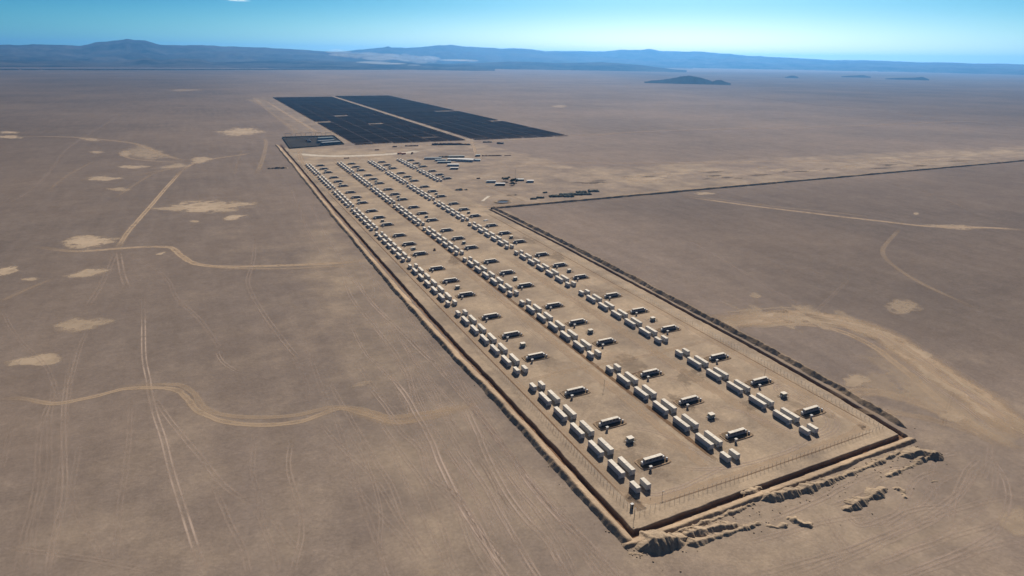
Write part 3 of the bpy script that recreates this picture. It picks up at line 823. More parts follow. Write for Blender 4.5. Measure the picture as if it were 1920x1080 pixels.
# ------------------------------------------------------------------ inverter skids, cabinets and huts
def make_skid():
    root = empty('inverter_skid', (0, 0, 0))             # base at middle of the skid, length along x
    m = MB()                                             # bund: a low rim of earth round a damp floor
    rim = [(-8.6, -4.2, 8.6, -3.6), (-8.6, 4.0, 8.6, 4.6), (-8.6, -3.6, -8.0, 4.0), (8.0, -3.6, 8.6, 4.0)]
    V = []; F = []
    ang = [i / 28 * 2 * math.pi for i in range(28)]
    def sup(t, a, b): c, s = math.cos(t), math.sin(t); return (a * abs(c) ** .35 * (1 if c > 0 else -1), b * abs(s) ** .35 * (1 if s > 0 else -1))
    prof = ((1.0, 0.0), (0.955, 0.34), (0.93, 0.36), (0.87, 0.09))
    for sc, z in prof:
        for t in ang:
            x, y = sup(t, 9.0, 4.6); k = 9.0 * (1 - sc)
            x = x - math.copysign(min(abs(x), k), x); y = y - math.copysign(min(abs(y), k), y)
            V.append((x, y, z + (random.uniform(-.05, .05) if 0 < z else 0)))
    n = len(ang)
    for k in range(len(prof) - 1):
        for i in range(n): j = (i + 1) % n; F.append((k * n + i, k * n + j, (k + 1) * n + j, (k + 1) * n + i))
    link('bund_rim', raw_mesh('bund_rim', V, F, M['rim'], False), root)
    link('bund_floor', raw_mesh('bund_floor', V[3 * n:], [tuple(range(n))], M['pit']), root)
    MB().box(-5.9, 6.2, -1.25, 1.25, 0.12, 0.42).build('base_frame', M['dark'], root)
    b = MB().box(-5.4, 5.0, -0.85, 0.85, 0.423, 2.75)
    b.build('inverter_cabinet', M['navy'], root)
    for i in range(5):
        d = MB().box(-5.3 + i * 2.06, -3.36 + i * 2.06, -0.91, -0.853, 0.55, 2.6).build('door', M['navy'], root)
        MB().box(-5.0 + i * 2.06, -3.66 + i * 2.06, -0.95, -0.913, 1.7, 2.4).build('grille', M['dark'], d)
    for a, c in ((-5.5, -2.0), (-1.9, 1.6), (1.7, 5.1)):
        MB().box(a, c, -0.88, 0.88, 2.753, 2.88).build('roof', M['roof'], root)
    t = MB().box(5.15, 6.15, -0.9, 1.0, 0.423, 2.0).build('transformer', M['white'], root)
    r = MB()
    for i in range(6): r.box(6.153, 6.5, -0.8 + i * 0.3, -0.68 + i * 0.3, 0.6, 1.75)
    r.build('radiator', M['white'], t)
    MB().box(-6.7, -5.62, -0.7, 0.8, 0.12, 1.55).build('switch_box', M['white'], root)
    MB().box(6.7, 7.5, -1.9, -1.1, 0.12, 1.35).build('control_box', M['white'], root)
    return root
skid0 = make_skid()
skid0.scale = (1.08, 1.12, 1.12)
def make_cabinet():
    root = empty('pedestal_cabinet', (0, 0, 0))
    MB().box(-0.45, 0.45, -0.35, 0.35, -0.02, 0.9).build('pedestal', M['grey'], root)
    c = MB().box(-0.6, 0.6, -0.45, 0.45, 0.903, 2.1).build('cabinet_box', M['wall'], root)
    MB().box(-0.5, 0.5, -0.49, -0.453, 1.0, 2.0).build('door', M['grey'], c)
    MB().box(-0.8, 0.8, -0.65, 0.65, 2.103, 2.25).build('roof', M['wroof'], root)
    return root
cab0 = make_cabinet()
def make_hut():
    root = empty('equipment_hut', (0, 0, 0))
    MB().box(-1.9, 1.9, -1.6, 1.6, -0.02, 0.2).build('base_slab', M['grey'], root)
    MB().box(-1.6, 1.6, -1.3, 1.3, 0.203, 2.5).build('body', M['green'], root)
    d = MB().box(-0.6, 0.3, -1.36, -1.303, 0.3, 2.2).build('door', M['grey'], root)
    MB().box(0.1, 0.2, -1.42, -1.363, 1.1, 1.4).build('handle', M['dark'], d)
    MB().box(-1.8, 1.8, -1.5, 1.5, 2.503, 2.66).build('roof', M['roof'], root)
    MB().box(-2.35, -1.62, -0.5, 0.4, 0.0, 1.4).build('side_cabinet', M['wroof'], root)
    return root
hut0 = make_hut()

for r in range(4):
    for k in ((6, 7) if r == 3 else range(8)):
        bx, by = ROWX[r], ROWY[r] + PER * k
        bn, rn = blockname(r, k), ROWNAME[r]
        for side, sx in zip(('left', 'right'), XPAIR):
            place(short0, (bx + sx, by, 0), f'short white container, {side} at front end, {bn}, {rn}', 'container', 'short white battery containers')
            for i in range(5):
                place(long0, (bx + sx, by + LS + GAP + i * (LL + GAP), 0), f'long white container, {side} of {ORD[i]} pair, {bn}, {rn}', 'container', 'long white battery containers')
            place(short0, (bx + sx, by + LS + GAP + 5 * (LL + GAP), 0), f'short white container, {side} at rear end, {bn}, {rn}', 'container', 'short white battery containers')
        for i, (dy, nm) in enumerate(((18.4, 'nearest'), (58.9, 'middle'), (98.3, 'farthest'))):
            place(skid0, (bx + 25.0, by + dy, 0), f'dark inverter skid, {nm} of three, {bn}, {rn}', 'inverter', 'dark inverter skids in earth bunds')
            place(cab0, (bx + 19.6, by + dy - 5.3, 0), f'white cabinet by {nm} inverter skid, {bn}, {rn}', 'cabinet', 'white pedestal cabinets by the inverter skids')
        place(hut0, (bx + 25.0, by + 39.0, 0), f'small pale roofed hut beside {bn}, {rn}', 'hut', 'small equipment huts')
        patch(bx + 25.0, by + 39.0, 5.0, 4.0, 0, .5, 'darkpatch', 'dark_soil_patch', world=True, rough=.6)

# ------------------------------------------------------------------ fence, masts
def fence(label, p, q, spacing, near_first):
    L = math.hypot(q[0] - p[0], q[1] - p[1]); n = int(L / spacing)
    root = empty('wire_fence', (p[0], p[1], 0))
    tag(root, label, 'fence', 'wire fences round the compound')
    d = ((q[0] - p[0]) / L, (q[1] - p[1]) / L)
    proto = MB().bar((0, 0, -0.2), (0, 0, 2.3), 0.075, 5).bar((0, 0, 2.3), (-0.12, -0.12, 2.6), 0.04, 4).mesh('post', M['grey'])
    rest = MB()
    for i in range(n + 1):
        x, y = d[0] * L * i / n, d[1] * L * i / n
        if i < 100: link('post', proto, root, (x, y, 0))
        else: rest.bar((x, y, -0.2), (x, y, 2.5), 0.06, 4)
    if rest.v: tag(rest.build('posts', M['grey'], root), kind='stuff')
    wires = MB()
    seg = max(1, int(L / 40))
    for i in range(seg):
        a, b = L * i / seg, L * (i + 1) / seg
        for z in (0.15, 0.65, 1.15, 1.65, 2.15, 2.5): wires.bar((d[0] * a, d[1] * a, z), (d[0] * b, d[1] * b, z), 0.012, 3)
    wires.build('wire', M['grey'], root)
    return root
fence('wire fence on thin posts along the near end of the compound', (FENCE_L, FENCE_N), (FENCE_R, -9.5), 2.9, True)
fence('long wire fence on thin posts inside the left trench', (FENCE_L, FENCE_N + 3), (FENCE_L, 1250), 2.9, True)
fence('wire fence on thin posts inside the right trench', (FENCE_R + 0.2, -6.5), (FENCE_R + 2, 584), 2.9, True)

def camera_mast(label, x, y, h, group='thin masts by the near fence'):
    root = empty('camera_mast', (x, y, 0)); tag(root, label, 'mast', group)
    MB().bar((0, 0, -0.2), (0, 0, h), 0.09, 8).build('pole', M['dark'], root)
    MB().bar((0, 0, h - 0.25), (0.7, 0.35, h - 0.2), 0.05, 6).build('arm', M['dark'], root)
    MB().box(0.5, 1.0, 0.2, 0.5, h - 0.45, h - 0.22).build('camera_head', M['white'], root)
camera_mast('tall dark mast in the near left fence corner', -9.6, -13.6, 5.0)
camera_mast('short dark mast inside the near fence right of the first row', 11.5, -7.0, 3.2)
camera_mast('thin mast beside the pair of skids in the third row', 152.0, 66.0, 6.0)
camera_mast('thin mast between first and second row near the front', 45.0, 96.0, 6.0)
rt = empty('fence_cabinet', (-6.6, -7.6, 0)); tag(rt, 'dark cabinet with white top by the near left fence corner', 'cabinet')
MB().box(-0.6, 0.6, -0.5, 0.5, 0.0, 2.3).build('cabinet_box', M['dark'], rt)
MB().box(-0.75, 0.75, -0.65, 0.65, 2.303, 2.45).build('roof', M['wroof'], rt)

# ------------------------------------------------------------------ solar fields
def solar(label, x0, x1, y0, y1, gaps, pitch=8.5):
    m = MB(); y = y0
    while y < y1:
        x = x0
        while x < x1 - 5:
            e = min(x + 46, x1)
            if not any(g[0] < (x + e) / 2 < g[1] and g[2] < y < g[3] for g in gaps) and random.random() > 0.03:
                h = random.uniform(-.12, .12)
                b = len(m.v)
                s = 0.06
                m.v += [(x, y, 2.55 + h), (e - 2, y, 2.55 + h), (e - 2, y + 4.4, 0.65 + h), (x, y + 4.4, 0.65 + h)]
                m.v += [(x, y, 2.55 + h + s), (e - 2, y, 2.55 + h + s), (e - 2, y + 4.4, 0.65 + h + s), (x, y + 4.4, 0.65 + h + s)]
                m.f += [(b, b + 3, b + 2, b + 1), (b + 4, b + 5, b + 6, b + 7), (b, b + 1, b + 5, b + 4), (b + 1, b + 2, b + 6, b + 5), (b + 2, b + 3, b + 7, b + 6), (b + 3, b, b + 4, b + 7)]
                for lx in (x + 2, (x + e) / 2, e - 4): m.box(lx, lx + .15, y + 2.0, y + 2.15, -0.05, 1.6 + h)
            x = e
        y += pitch
    o = m.build('solar_panel_field', M['panel'])
    o.data.materials.append(M['panelback'])
    for p in o.data.polygons:
        if p.normal.z < 0.4: p.material_index = 1
    return tag(o, label, 'solar field', 'dark solar fields behind the containers', 'stuff')
def gap(px0, px1, py, dep):
    a, b = G(px0, py), G(px1, py)
    return (a[0], b[0], a[1] - dep, a[1] + dep)
gl = [gap(620, 654, 218.5, 22), gap(592, 637, 230, 20), gap(692, 735, 233, 18)]
gr = [gap(826, 853, 209, 25), gap(913, 953, 228, 18)]
solar('left dark solar field beyond the container rows', 152, 428, 1318, 3110, gl)
solar('right dark solar field across the pale road', 450, 722, 1316, 3160, gr)
for g in gl + gr:
    patch((g[0] + g[1]) / 2, (g[2] + g[3]) / 2, (g[1] - g[0]) / 2, (g[3] - g[2]) / 2, 0, .9, 'patch', 'sand_patch', world=True, rough=.1)
# distant solar park along the foot of the left hills
a, b = G(-40, 131.5), G(735, 131.0)
m = MB()
dv = (b - a) / np.linalg.norm(b - a); nv = np.array([-dv[1], dv[0]])
Lf = float(np.linalg.norm(b - a))
for i in range(26):
    for j in range(7):
        o = a + dv * (Lf * i / 26) + nv * (j * 75)
        c = [o, o + dv * (Lf / 26 - 25), o + dv * (Lf / 26 - 25) + nv * 40, o + nv * 40]
        m.poly_prism([tuple(q) for q in c], 0.3, 4.5)
tag(m.build('solar_panel_field', M['panel']), 'thin dark line of a distant solar field below the left hills', 'solar field', None, 'stuff')

# ------------------------------------------------------------------ substation yard
MB().poly_prism([(4, 1300), (128, 1335), (136, 1505), (12, 1510)], -0.4, 0.25).build('substation_yard', M['gravel'])['kind'] = 'structure'
def building(name, label, x, y, L, Wd, H, rz, roof, wall='wall', group=None, cat='building', wins=4):
    root = empty(name, (x, y, 0), rz); tag(root, label, cat, group)
    MB().box(-L / 2, L / 2, -Wd / 2, Wd / 2, -0.2, H).build('wall', M[wall], root)
    MB().gable(-L / 2, L / 2, -Wd / 2, Wd / 2, H + 0.003, H + Wd * 0.035, 0.4).build('roof', M[roof], root)
    for i in range(wins):
        xx = -L / 2 + (i + 0.7) * L / (wins + 0.6)
        MB().box(xx, xx + 1.5, -Wd / 2 - 0.05, -Wd / 2 - 0.003, 1.1, 2.1).build('window', M['glass'], root)
    MB().box(-L / 2 + 0.4, -L / 2 + 1.4, -Wd / 2 - 0.06, -Wd / 2 - 0.003, 0.1, 2.1).build('door', M['grey'], root)
    return root
building('control_building', 'long blue grey building in the right front of the substation yard', 100, 1348, 44, 16, 5.5, R(14), 'bluegrey', 'bluegrey', cat='building')
building('control_building', 'blue grey building behind the long one in the substation yard', 96, 1385, 40, 14, 5, R(12), 'bluegrey', 'bluegrey')
building('control_building', 'narrow grey building at the back right of the substation yard', 104, 1440, 36, 12, 5, R(6), 'groof', 'grey')
def gantry(label, x, y):
    root = empty('steel_gantry', (x, y, 0)); tag(root, label, 'gantry', 'steel gantries at the back of the substation')
    for sx in (-7, 7):
        c = MB()
        for ax, ay in ((-.6, -.6), (.6, -.6), (0, .7)): c.bar((sx + ax, ay, -.2), (sx, 0, 13), 0.12, 4)
        for z in (3, 6, 9): c.bar((sx - .45, -.4, z), (sx + .3, .3, z + 1.5), 0.08, 4)
        c.build('column', M['grey'], root)
    MB().box(-7.4, 7.4, -.35, .35, 11.6, 12.2).build('beam', M['grey'], root)
    ins = MB()
    for sx in (-4, 0, 4): ins.bar((sx, 0, 9.6), (sx, 0, 11.6), 0.2, 6)
    ins.build('insulator', M['dark'], root)
for i, xx in enumerate((24, 48, 72, 96, 120)):
    gantry(f'{("leftmost", "second", "middle", "fourth", "rightmost")[i]} steel gantry along the back of the substation yard', xx, 1494 - i * 2)
def yard_transformer(label, x, y):
    root = empty('power_transformer', (x, y, 0)); tag(root, label, 'transformer', 'large transformers in the substation yard')
    MB().box(-4, 4, -2.5, 2.5, 0.2, 4.2).build('tank', M['navy'], root)
    r = MB()
    for i in range(8): r.box(-3.8 + i, -3.4 + i, -3.8, -2.503, .8, 3.8)
    r.build('radiator', M['navy'], root)
    b = MB()
    for i in range(3): b.bar((-2 + 2 * i, 0, 4.2), (-2 + 2 * i, 0, 6.2), 0.2, 6)
    b.build('bushing', M['rust'], root)
    MB().bar((-3, 1.6, 5), (3, 1.6, 5), 0.6, 10).build('oil_conservator', M['navy'], root)
yard_transformer('left dark transformer in the middle of the substation yard', 60, 1400)
yard_transformer('right dark transformer in the middle of the substation yard', 61, 1425)
wl = MB()
pp = [(4, 1300), (128, 1335), (136, 1505), (12, 1510)]
for i in range(4):
    (x0, y0), (x1, y1) = pp[i], pp[(i + 1) % 4]
    Lw = math.hypot(x1 - x0, y1 - y0); nx, ny = -(y1 - y0) / Lw * .3, (x1 - x0) / Lw * .3
    wl.poly_prism([(x0 - nx, y0 - ny), (x1 - nx, y1 - ny), (x1 - 3 * nx, y1 - 3 * ny), (x0 - 3 * nx, y0 - 3 * ny)][::-1], 0, 2.4)
yf = wl.build('yard_wall', M['scrap']); tag(yf, 'dark wall round the substation yard beyond the rows', 'wall')

# ------------------------------------------------------------------ workers camp and works yard
def bl(label, px, py, L, Wd, H, deg, roof, wall='wall', group='low buildings of the camp', name='camp_building', wins=5):
    x, y = G(px, py)
    return building(name, label, x, y, L * .82, Wd * .8, H * .85, R(deg), roof, wall, group, wins=wins)
bl('long blue grey building at the left end of the camp', 812, 298.5, 42, 9, 4, -14, 'bluegrey')
bl('grey green camp building behind the small white roof, back row', 826, 301.5, 26, 10, 3.5, -18, 'groof')
bl('grey green camp building left of the small white roof, front row', 833, 305.5, 32, 10, 3.5, -18, 'groof', 'scrap')
bl('white roofed camp building left of the largest white roof', 850, 300.5, 27, 16, 4, -24, 'wroof')
bl('largest white roofed building of the camp', 873, 302, 42, 20, 5, -38, 'wroof')
bl('grey green building right of the largest white roof', 891, 301.5, 26, 11, 3.5, -24, 'groof')
bl('white roofed building in front of the camp', 850, 311, 27, 13, 4, -22, 'wroof')
bl('smallest pale roofed building at the very front of the camp', 852, 317, 18, 9, 3.5, -22, 'wroof', 'scrap')
bl('grey building at the back of the camp by the gate', 856, 295, 40, 8, 3.5, -14, 'groof', 'scrap')
bl('dark hut where the dirt road enters the camp', 896, 293, 11, 9, 4, -15, 'groof', 'scrap', wins=2)
bl('pale green roofed building, left one of the second camp', 921, 342, 19, 7, 3.5, -20, 'bluegrey')
bl('pale roofed building in front of the second camp', 938, 347, 19, 9, 3.5, -22, 'wroof', 'scrap')
bl('white roofed hut at the right end of the second camp', 994, 341.5, 14, 9, 3.5, -20, 'wroof')
bl('low dark shed behind the second camp', 975, 338.5, 16, 7, 3, -18, 'groof', 'rust', wins=2)

def tree(label, px, py, h, cr):
    x, y = G(px, py)
    root = empty('bushy_tree', (x, y, 0)); tag(root, label, 'tree', 'dark trees of the second camp')
    t = MB().bar((0, 0, -.2), (0.1, 0, h * .35), .25, 6)
    for a in range(4): t.bar((0.1, 0, h * .33), (cr * .5 * math.cos(a * 1.6), cr * .5 * math.sin(a * 1.6), h * .65), .1, 5)
    t.build('trunk', M['bark'], root)
    V = []; F = []
    cl = [(random.gauss(0, cr * .45), random.gauss(0, cr * .45), h * random.uniform(.4, .85)) for _ in range(9)]
    for c in cl:
        for _ in range(70):
            d = np.array([random.gauss(0, 1) for _ in range(3)]); d = d / np.linalg.norm(d) * cr * .45 * random.random() ** .4
            p = np.array(c) + d * (1, 1, .8); a = np.array([random.gauss(0, .35) for _ in range(3)]); b2 = np.array([random.gauss(0, .35) for _ in range(3)])
            k = len(V); V += [tuple(p - a), tuple(p + b2), tuple(p + a), tuple(p - b2)]; F.append((k, k + 1, k + 2, k + 3))
    link('crown', raw_mesh('crown', V, F, M['leaf']), root)
tree('largest dark tree in the second camp, behind the pale roof', 948, 340, 9, 5)
tree('dark tree in the middle of the second camp', 959, 343, 7, 3.6)
tree('dark tree right of the middle of the second camp', 966, 342, 7, 4)
tree('low dark tree in front of the second camp', 962, 347, 5, 3)
mast = empty('lattice_mast', (*G(966, 344), 0)); tag(mast, 'thin lattice mast in the second camp', 'mast')
mm = MB()
for ax, ay in ((-.8, -.8), (.8, -.8), (0, .9)): mm.bar((ax, ay, -.2), (ax * .2, ay * .2, 24), .08, 4)
mm.build('leg', M['grey'], mast)
mm = MB()
for z in range(1, 24, 2): mm.bar((-.7 * (1 - z / 30), -.7 * (1 - z / 30), z), (.7 * (1 - z / 30), -.7 * (1 - z / 30), z + 1.5), .05, 4)
mm.build('brace', M['grey'], mast)

def truck(label, px, py, deg, bodymat):
    x, y = G(px, py)
    root = empty('dump_truck', (x, y, 0), R(deg)); tag(root, label, 'truck', 'trucks on the pale road')
    MB().box(-4.6, 4.4, -1.2, 1.2, .8, 1.15).build('chassis', M['dark'], root)
    cb = MB().box(2.5, 4.5, -1.25, 1.25, 1.153, 3.3).build('cab', M[bodymat], root)
    MB().box(4.503, 4.55, -1.05, 1.05, 2.2, 3.0).build('windscreen', M['glass'], cb)
    MB().poly_prism([(-4.8, -1.4), (2.2, -1.4), (2.2, 1.4), (-4.8, 1.4)], 1.153, 3.4).build('tipper_body', M[bodymat], root)
    for xx in (-3.6, -2.2, 3.4):
        for yy in (-1.3, 1.0): MB().bar((xx, yy, .55), (xx, yy + .3, .55), .55, 12).build('wheel', M['tyre'], root)
truck('orange brown truck, leftmost of three on the pale road', 749, 289, 20, 'orange')
truck('orange brown truck, middle of three on the pale road', 757, 289.5, 10, 'orange')
truck('brown truck, rightmost of three on the pale road', 773, 288.5, 60, 'rust')

def stack(label, px, py, L, Wd, H, deg, mat, group):
    """stored goods under dust: rough row of crates, each a block of uneven height"""
    x, y = G(px, py)
    sd = random.randint(1, 900); c, sn = math.cos(R(deg)), math.sin(R(deg))
    def hf(X, Y):
        u = (X - x) * c + (Y - y) * sn; v = -(X - x) * sn + (Y - y) * c
        q = vnoise(np.floor(u / 2.6) * 7.3 + .5, np.floor(v / 2.4) * 5.1 + .5, sd)
        hh = H * (0.25 + 0.95 * q) * (q > 0.16)
        return np.where((np.abs(u) < L / 2) & (np.abs(v) < Wd / 2), hh, -0.2)
    rr = math.hypot(L, Wd) / 2 + 1
    o = field_patch('stored_goods', x - rr, x + rr, y - rr, y + rr, .45, .45, hf, M[mat])
    return tag(o, label, 'stored goods', group)
GS = 'rows of stored goods beyond the rows'
stack('long low row of stored goods before the left solar field', 772, 274, 30, 5, 2.5, -12, 'rust', GS)
stack('short row of stored goods left of the long rows', 740, 275.5, 10, 5, 2.5, -12, 'rust', GS)
stack('dark heap like row of brown stored goods, middle before the solar field', 838, 271.5, 70, 9, 4.5, -15, 'rust', GS)
stack('brown row of stored goods ending at the dirt road', 866, 271.5, 40, 7, 3, -15, 'rust', GS)
stack('small grey row of stored goods right of the dirt road', 914, 267, 22, 6, 2.5, -10, 'scrap', GS)
stack('small heap of stored goods farthest right of the dirt road', 938, 269.5, 16, 7, 3.5, -30, 'scrap', GS)
stack('thin line of stored goods right of the camp gate', 922, 292.5, 42, 3.5, 2, -12, 'rust', GS)
stack('small pale line of stored goods farther right of the camp gate', 952, 292, 14, 3.3, 1.5, -10, 'rust', GS)
stack('dark row of stored goods behind the camp', 838, 295, 34, 5, 3, -14, 'scrap', GS)
stack('short brown stack beside the second camp, back left', 897, 335, 6, 3.3, 2, -10, 'rust', GS)
stack('pallets beside the substation yard corner', 707, 281.5, 9, 5, 2, -10, 'rust', GS)
stack('two dark pallets on the sandy apron below the pale road', 650, 297, 10, 4, 1.8, -10, 'rust', GS)
GR = 'scrap laid out by the far berm'
for i, (px, py, L, dg, nm) in enumerate(((1000, 373.5, 9, -10, 'leftmost small scrap stack by the far berm'), (1013, 371.5, 12, -14, 'second scrap stack from left by the far berm'), (1022, 361.5, 7, 0, 'lone scrap stack set back from the far berm'),
        (1042, 368.5, 20, -16, 'left long scrap row by the far berm'), (1060, 365, 18, -16, 'large dark scrap row in the middle of the scrap yard'), (1066, 368.5, 16, -14, 'front scrap row in the middle of the scrap yard'),
        (1082, 365, 18, -16, 'dark scrap row right of the middle of the scrap yard'), (1090, 361, 16, -14, 'back scrap row right of the middle'), (1100, 364.5, 14, -14, 'front scrap row near the right end'), (1113, 359, 17, -18, 'rightmost scrap row by the far berm'))):
    stack(nm, px, py, L, 9 if i > 2 else 4, 2.6, dg, 'scrap', GR)
def heap_px(label, px, py, L, h, mat='spoil', group='dark earth heaps on the far sand'):
    x, y = G(px, py)
    heap(label, [(x - L / 2, y + L * .1), (x, y), (x + L / 2, y - L * .12)], h * .5, h, 2.2, h * .5, mat, 'spoil_heap', 'earth heap', group, res=1.0)
heap_px('dark earth heap left of the second camp', 864, 356.5, 18, 4)
heap_px('low brown earth heap behind the ring pond', 960, 366, 14, 2)
heap_px('dark earth heap left of the long trench at its far end', 520, 316, 30, 3.5)
# round pond with an earth bank
x, y = G(943, 379)
def ring(X, Y):
    d = np.hypot((X - x) / 1.25, Y - y)
    return 1.7 - np.abs(d - 9) * .62 + .3 * (fbm(X / 2.5, Y / 2.5, 141, 3) - .5)
tag(field_patch('ring_bank', x - 18, x + 18, y - 15, y + 15, .7, .7, ring, M['spoil']), 'round earth bank holding a dark pond by the far berm', 'earth bank')
MB().poly_prism([(x + 10 * math.cos(t * .26), y + 8 * math.sin(t * .26)) for t in range(24)], -.1, .25).build('pond_water', M['glass'])['kind'] = 'structure'
for i, (px, py, s) in enumerate(((911, 413.5, 7), (925, 423, 5), (774, 466, 5))):
    xx, yy = G(px, py)
    o = MB().box(-s / 2, s / 2, -1.6, 1.6, -.05, .5).box(-s / 2 + .6, s / 2 - 1.2, -1.0, 1.2, .502, .95).build('pallet_stack', M['wroof'], None, (xx, yy, 0), R(20))
    tag(o, ('white pallet stack near the right trench end', 'white pallet stack between the second and third rows', 'white pallet stack beside the brown cable line')[i], 'pallets', 'white pallet stacks on the sand')
# pickup on the cable line
def pickup(label, x, y, rz):
    root = empty('pickup_truck', (x, y, 0), rz); tag(root, label, 'pickup')
    MB().box(-2.6, 2.6, -.9, .9, .45, 1.05).build('body', M['rust'], root)
    c = MB().box(-.6, 1.2, -.82, .82, 1.053, 1.8).build('cab', M['rust'], root)
    MB().box(1.203, 1.24, -.7, .7, 1.15, 1.7).build('windscreen', M['glass'], c)
    for xx in (-1.7, 1.7):
        for yy in (-.95, .7): MB().bar((xx, yy, .4), (xx, yy + .25, .4), .4, 10).build('wheel', M['tyre'], root)
px_, py_ = G(815, 469)
pickup('small brown pickup parked beside the brown cable line', px_, py_, R(80))

# ------------------------------------------------------------------ hills and mountains
def rock_material():
    m, t, b, o = new_mat('dry mountain rock')
    p = pos(t)
    f = noise(t, 1 / 900., 8, .72, p); g = noise(t, 1 / 5200., 4, .6, p)
    c = mix(t, maprange(t, f, .42, .62, 0, 1), (0.016, 0.014, 0.013), (0.085, 0.072, 0.062))
    c = mix(t, maprange(t, g, .45, .65, 0, .7), c, (0.10, 0.085, 0.075))
    t.links.new(c, b.inputs['Base Color']); b.inputs['Roughness'].default_value = .95; b.inputs['Specular IOR Level'].default_value = 0
    return m
M['rock'] = rock_material()
M['rockdark'] = plain('dark hill rock', (0.036, 0.033, 0.032), 0.95, 0.3, 0.004)
def elev(px, py):
    d = ray(px, py); hd = math.hypot(d[0], d[1])
    return math.atan2(d[0], d[1]), d[2] / hd
def mountain_range(pts, D, depth, seed, rel, mat='rock', nd=64, step=4, name='mountain_range'):
    xs = np.arange(pts[0][0], pts[-1][0] + 1, step, float)
    ysx = np.interp(xs, [p[0] for p in pts], [p[1] for p in pts])
    ysx = ysx + 2.4 * (fbm(xs / 30., 0 * xs + seed * .13, seed, 5, .6) - .5)
    P = np.zeros((len(xs), nd, 3))
    for i, (px, py) in enumerate(zip(xs, ysx)):
        az, te = elev(px, py)
        k_ = min(1.0, (px - xs[0]) / 90., (xs[-1] - px) / 90.) if name == 'foothills' else 1.0
        crest = (CAM[2] + D * te) * max(0.0, k_) ** .6
        for j, s in enumerate(np.linspace(-1, 1, nd)):
            rr = D + s * depth
            X, Y = CAM[0] + rr * math.sin(az), CAM[1] + rr * math.cos(az)
            P[i, j] = (X, Y, crest)
    X, Y = P[..., 0], P[..., 1]
    s = np.abs(np.linspace(-1, 1, nd))[None, :]
    rg = 1 - np.abs(2 * fbm(X / (depth * .45), Y / (depth * .45), seed, 5, .55) - 1)
    rg2 = 1 - np.abs(2 * fbm(X / (depth * .12), Y / (depth * .12), seed + 9, 4, .55) - 1)
    prof = np.clip(1 - s, 0, 1) ** 0.85
    h = P[..., 2] * prof * (1 - rel * np.sin(s * math.pi) * 1.0 * (1 - rg)) - P[..., 2] * .34 * (1 - rg2) * np.clip(s * 5 + .12, 0, 1)
    P[..., 2] = np.where(s >= .999, -12, h)
    return tag(link(name, grid_mesh(name, P, M[mat])), kind='structure')
mountain_range([(-700, 90), (-200, 85), (0, 83), (18, 82), (30, 84), (60, 82), (100, 83), (150, 85), (180, 79), (200, 77), (215, 74), (232, 73), (236, 72), (255, 74), (272, 75), (285, 79), (300, 83), (340, 84), (400, 85), (450, 87), (500, 89), (560, 92), (600, 95), (660, 99), (740, 106), (830, 116)], 16000, 4200, 201, .75)
mountain_range([(540, 104), (600, 96), (640, 96), (690, 91), (720, 88), (727, 85), (735, 88), (760, 89), (790, 87), (820, 84), (845, 83), (862, 85), (900, 88), (940, 90), (960, 89), (1000, 92), (1030, 96), (1070, 100), (1130, 106), (1220, 113), (1300, 122)], 20000, 4200, 211, .7)
mountain_range([(800, 102), (960, 97), (1040, 95), (1120, 96), (1160, 93), (1200, 93), (1215, 91), (1240, 95), (1300, 96), (1340, 98), (1400, 103), (1450, 106), (1500, 109), (1560, 112), (1620, 112), (1660, 113), (1720, 116), (1780, 117), (1860, 119), (1920, 120), (2300, 121), (2700, 128)], 22000, 5000, 221, .7)
mountain_range([(-500, 114), (0, 112), (60, 115), (130, 113), (200, 117), (255, 111), (275, 108), (300, 112), (340, 109), (372, 110), (400, 116), (520, 114), (640, 115), (760, 118), (840, 121), (900, 119), (930, 124)], 11500, 1900, 231, .6, step=4, name='foothills')
mountain_range([(700, 124), (760, 120), (800, 121), (880, 118), (930, 116), (990, 115), (1040, 118), (1080, 117), (1130, 116), (1170, 119), (1230, 124), (1290, 128)], 12500, 1400, 241, .6, step=4, name='foothills')
def small_hill(pts, Dpy, depth_m, seed, name='rocky_hill'):
    mid = (pts[0][0] + pts[-1][0]) / 2
    g = G(mid, Dpy); D = math.hypot(g[0] - CAM[0], g[1] - CAM[1]) + depth_m * .6
    return mountain_range(pts, D, depth_m, seed, .45, 'rockdark', 22, 2.5, name)
small_hill([(1208, 154), (1222, 150), (1240, 149), (1258, 146), (1275, 142), (1290, 140.5), (1303, 142), (1316, 146), (1328, 149), (1336, 152), (1345, 149), (1352, 149), (1360, 153), (1372, 157)], 157, 230, 301)
small_hill([(1472, 145), (1480, 142), (1488, 141.5), (1498, 145)], 146, 260, 311)
small_hill([(1660, 147.5), (1690, 146), (1715, 145), (1730, 144), (1742, 149)], 149.5, 260, 321)
small_hill([(1578, 143), (1600, 141), (1620, 141), (1634, 144)], 145, 260, 331)

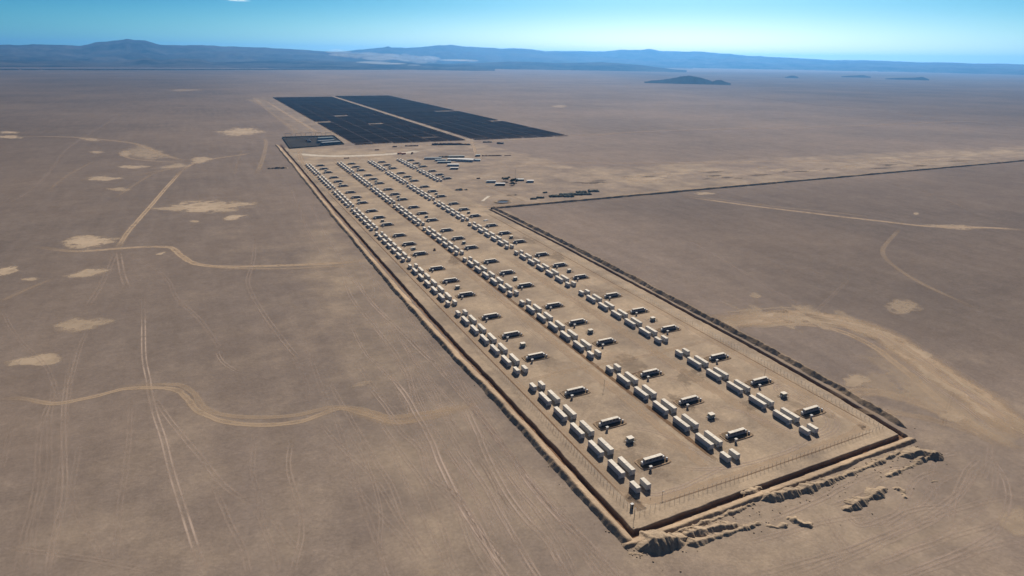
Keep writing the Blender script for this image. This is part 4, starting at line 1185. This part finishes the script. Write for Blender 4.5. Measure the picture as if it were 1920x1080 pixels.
# ------------------------------------------------------------------ air: dust, haze, cloud
def volume_mat(name, col, dens, aniso):
    m = bpy.data.materials.new(name); m.use_nodes = True
    t = m.node_tree; t.nodes.clear()
    pv = t.nodes.new('ShaderNodeVolumePrincipled')
    pv.inputs['Color'].default_value = (*col, 1)
    pv.inputs['Density'].default_value = dens
    pv.inputs['Anisotropy'].default_value = aniso
    o = t.nodes.new('ShaderNodeOutputMaterial')
    t.links.new(pv.outputs['Volume'], o.inputs['Volume'])
    return m
HAZE = volume_mat('haze air', (0.16, 0.49, 1.0), 4.0e-5, 0.5)
DUST = volume_mat('dust cloud', (0.97, 0.93, 0.88), 1.3e-3, 0.3)
def puffs(label, lst, D):
    V = []; F = []
    for px, py, wx, hy in lst:
        az, te = elev(px, py)
        c = np.array([CAM[0] + D * math.sin(az), CAM[1] + D * math.cos(az), CAM[2] + D * te])
        a = wx / 2 / FPX * D * 1.05; b2 = hy / 2 / FPX * D * 1.05
        r = np.array([math.cos(az), -math.sin(az), 0]); f = np.array([math.sin(az), math.cos(az), 0])
        k = len(V); nu, nv = 16, 8
        for i in range(nv + 1):
            ph = -math.pi / 2 + math.pi * i / nv
            for j in range(nu):
                th = 2 * math.pi * j / nu
                V.append(tuple(c + r * a * math.cos(ph) * math.cos(th) + f * a * .6 * math.cos(ph) * math.sin(th) + np.array([0, 0, b2 * math.sin(ph)])))
        for i in range(nv):
            for j in range(nu):
                F.append((k + i * nu + j, k + i * nu + (j + 1) % nu, k + (i + 1) * nu + (j + 1) % nu, k + (i + 1) * nu + j))
    o = link('dust_plume', raw_mesh('dust_plume', V, F, DUST, True))
    return tag(o, label, 'dust', None, 'stuff')
puffs('pale dust drifting over the foot of the hills', [(630 + i * 8.5 + random.uniform(-8, 8), 98 + i * .7 + random.uniform(-3, 4), random.uniform(18, 60), random.uniform(3, 12)) for i in range(22)], 10500)
puffs('thin white dust streak low before the hills', [(725, 119, 70, 3), (700, 117, 60, 4), (776, 122, 26, 3), (860, 113, 70, 3.2), (885, 114.6, 22, 2.6)], 9600)
HB = MB().box(-24000, 36000, -6000, 34000, -16, 545).build('haze', HAZE)
tag(HB, kind='stuff')
# wisp of high cloud
m, t, b, o = new_mat('thin cloud')
b.inputs['Base Color'].default_value = (0.95, 0.95, 0.95, 1)
b.inputs['Roughness'].default_value = 1
cv = math_(t, 'MULTIPLY', maprange(t, attr(t, 'v'), 0.2, 1, 1, 0, True), maprange(t, noise(t, 1 / 900., 5, .6, pos(t)), .35, .65, .0, .45))
tl = N(t, 'ShaderNodeBsdfTranslucent'); tl.inputs['Color'].default_value = (1, 1, 1, 1)
tp = N(t, 'ShaderNodeBsdfTransparent'); ms = N(t, 'ShaderNodeMixShader')
t.links.new(cv, ms.inputs[0]); t.links.new(tp.outputs[0], ms.inputs[1]); t.links.new(tl.outputs[0], ms.inputs[2]); t.links.new(ms.outputs[0], o.inputs['Surface'])
Dc = 60000
V = []; vv = []; rings = (0, .35, .7, 1); n = 24
for rr in rings:
    for i in range(n):
        th = 2 * math.pi * i / n
        px, py = 442 + 34 * rr * math.cos(th), 0 + 3.2 * rr * math.sin(th) + .06 * 34 * rr * math.cos(th)
        az, te = elev(px, py)
        V.append((CAM[0] + Dc * math.sin(az), CAM[1] + Dc * math.cos(az), CAM[2] + Dc * te)); vv.append(rr)
nV = len(V)
V += [(x, y + 500, z + 30) for x, y, z in V]; vv += vv
F = []
for lay in (0, nV):
    for k in range(len(rings) - 1):
        for i in range(n): j = (i + 1) % n; F.append((lay + k * n + i, lay + k * n + j, lay + (k + 1) * n + j, lay + (k + 1) * n + i))
me = raw_mesh('cloud', V, F, m); set_attr(me, 'v', vv)
tag(link('cloud', me), 'thin white wisp of cloud at the top of the sky', 'cloud', None, 'stuff')
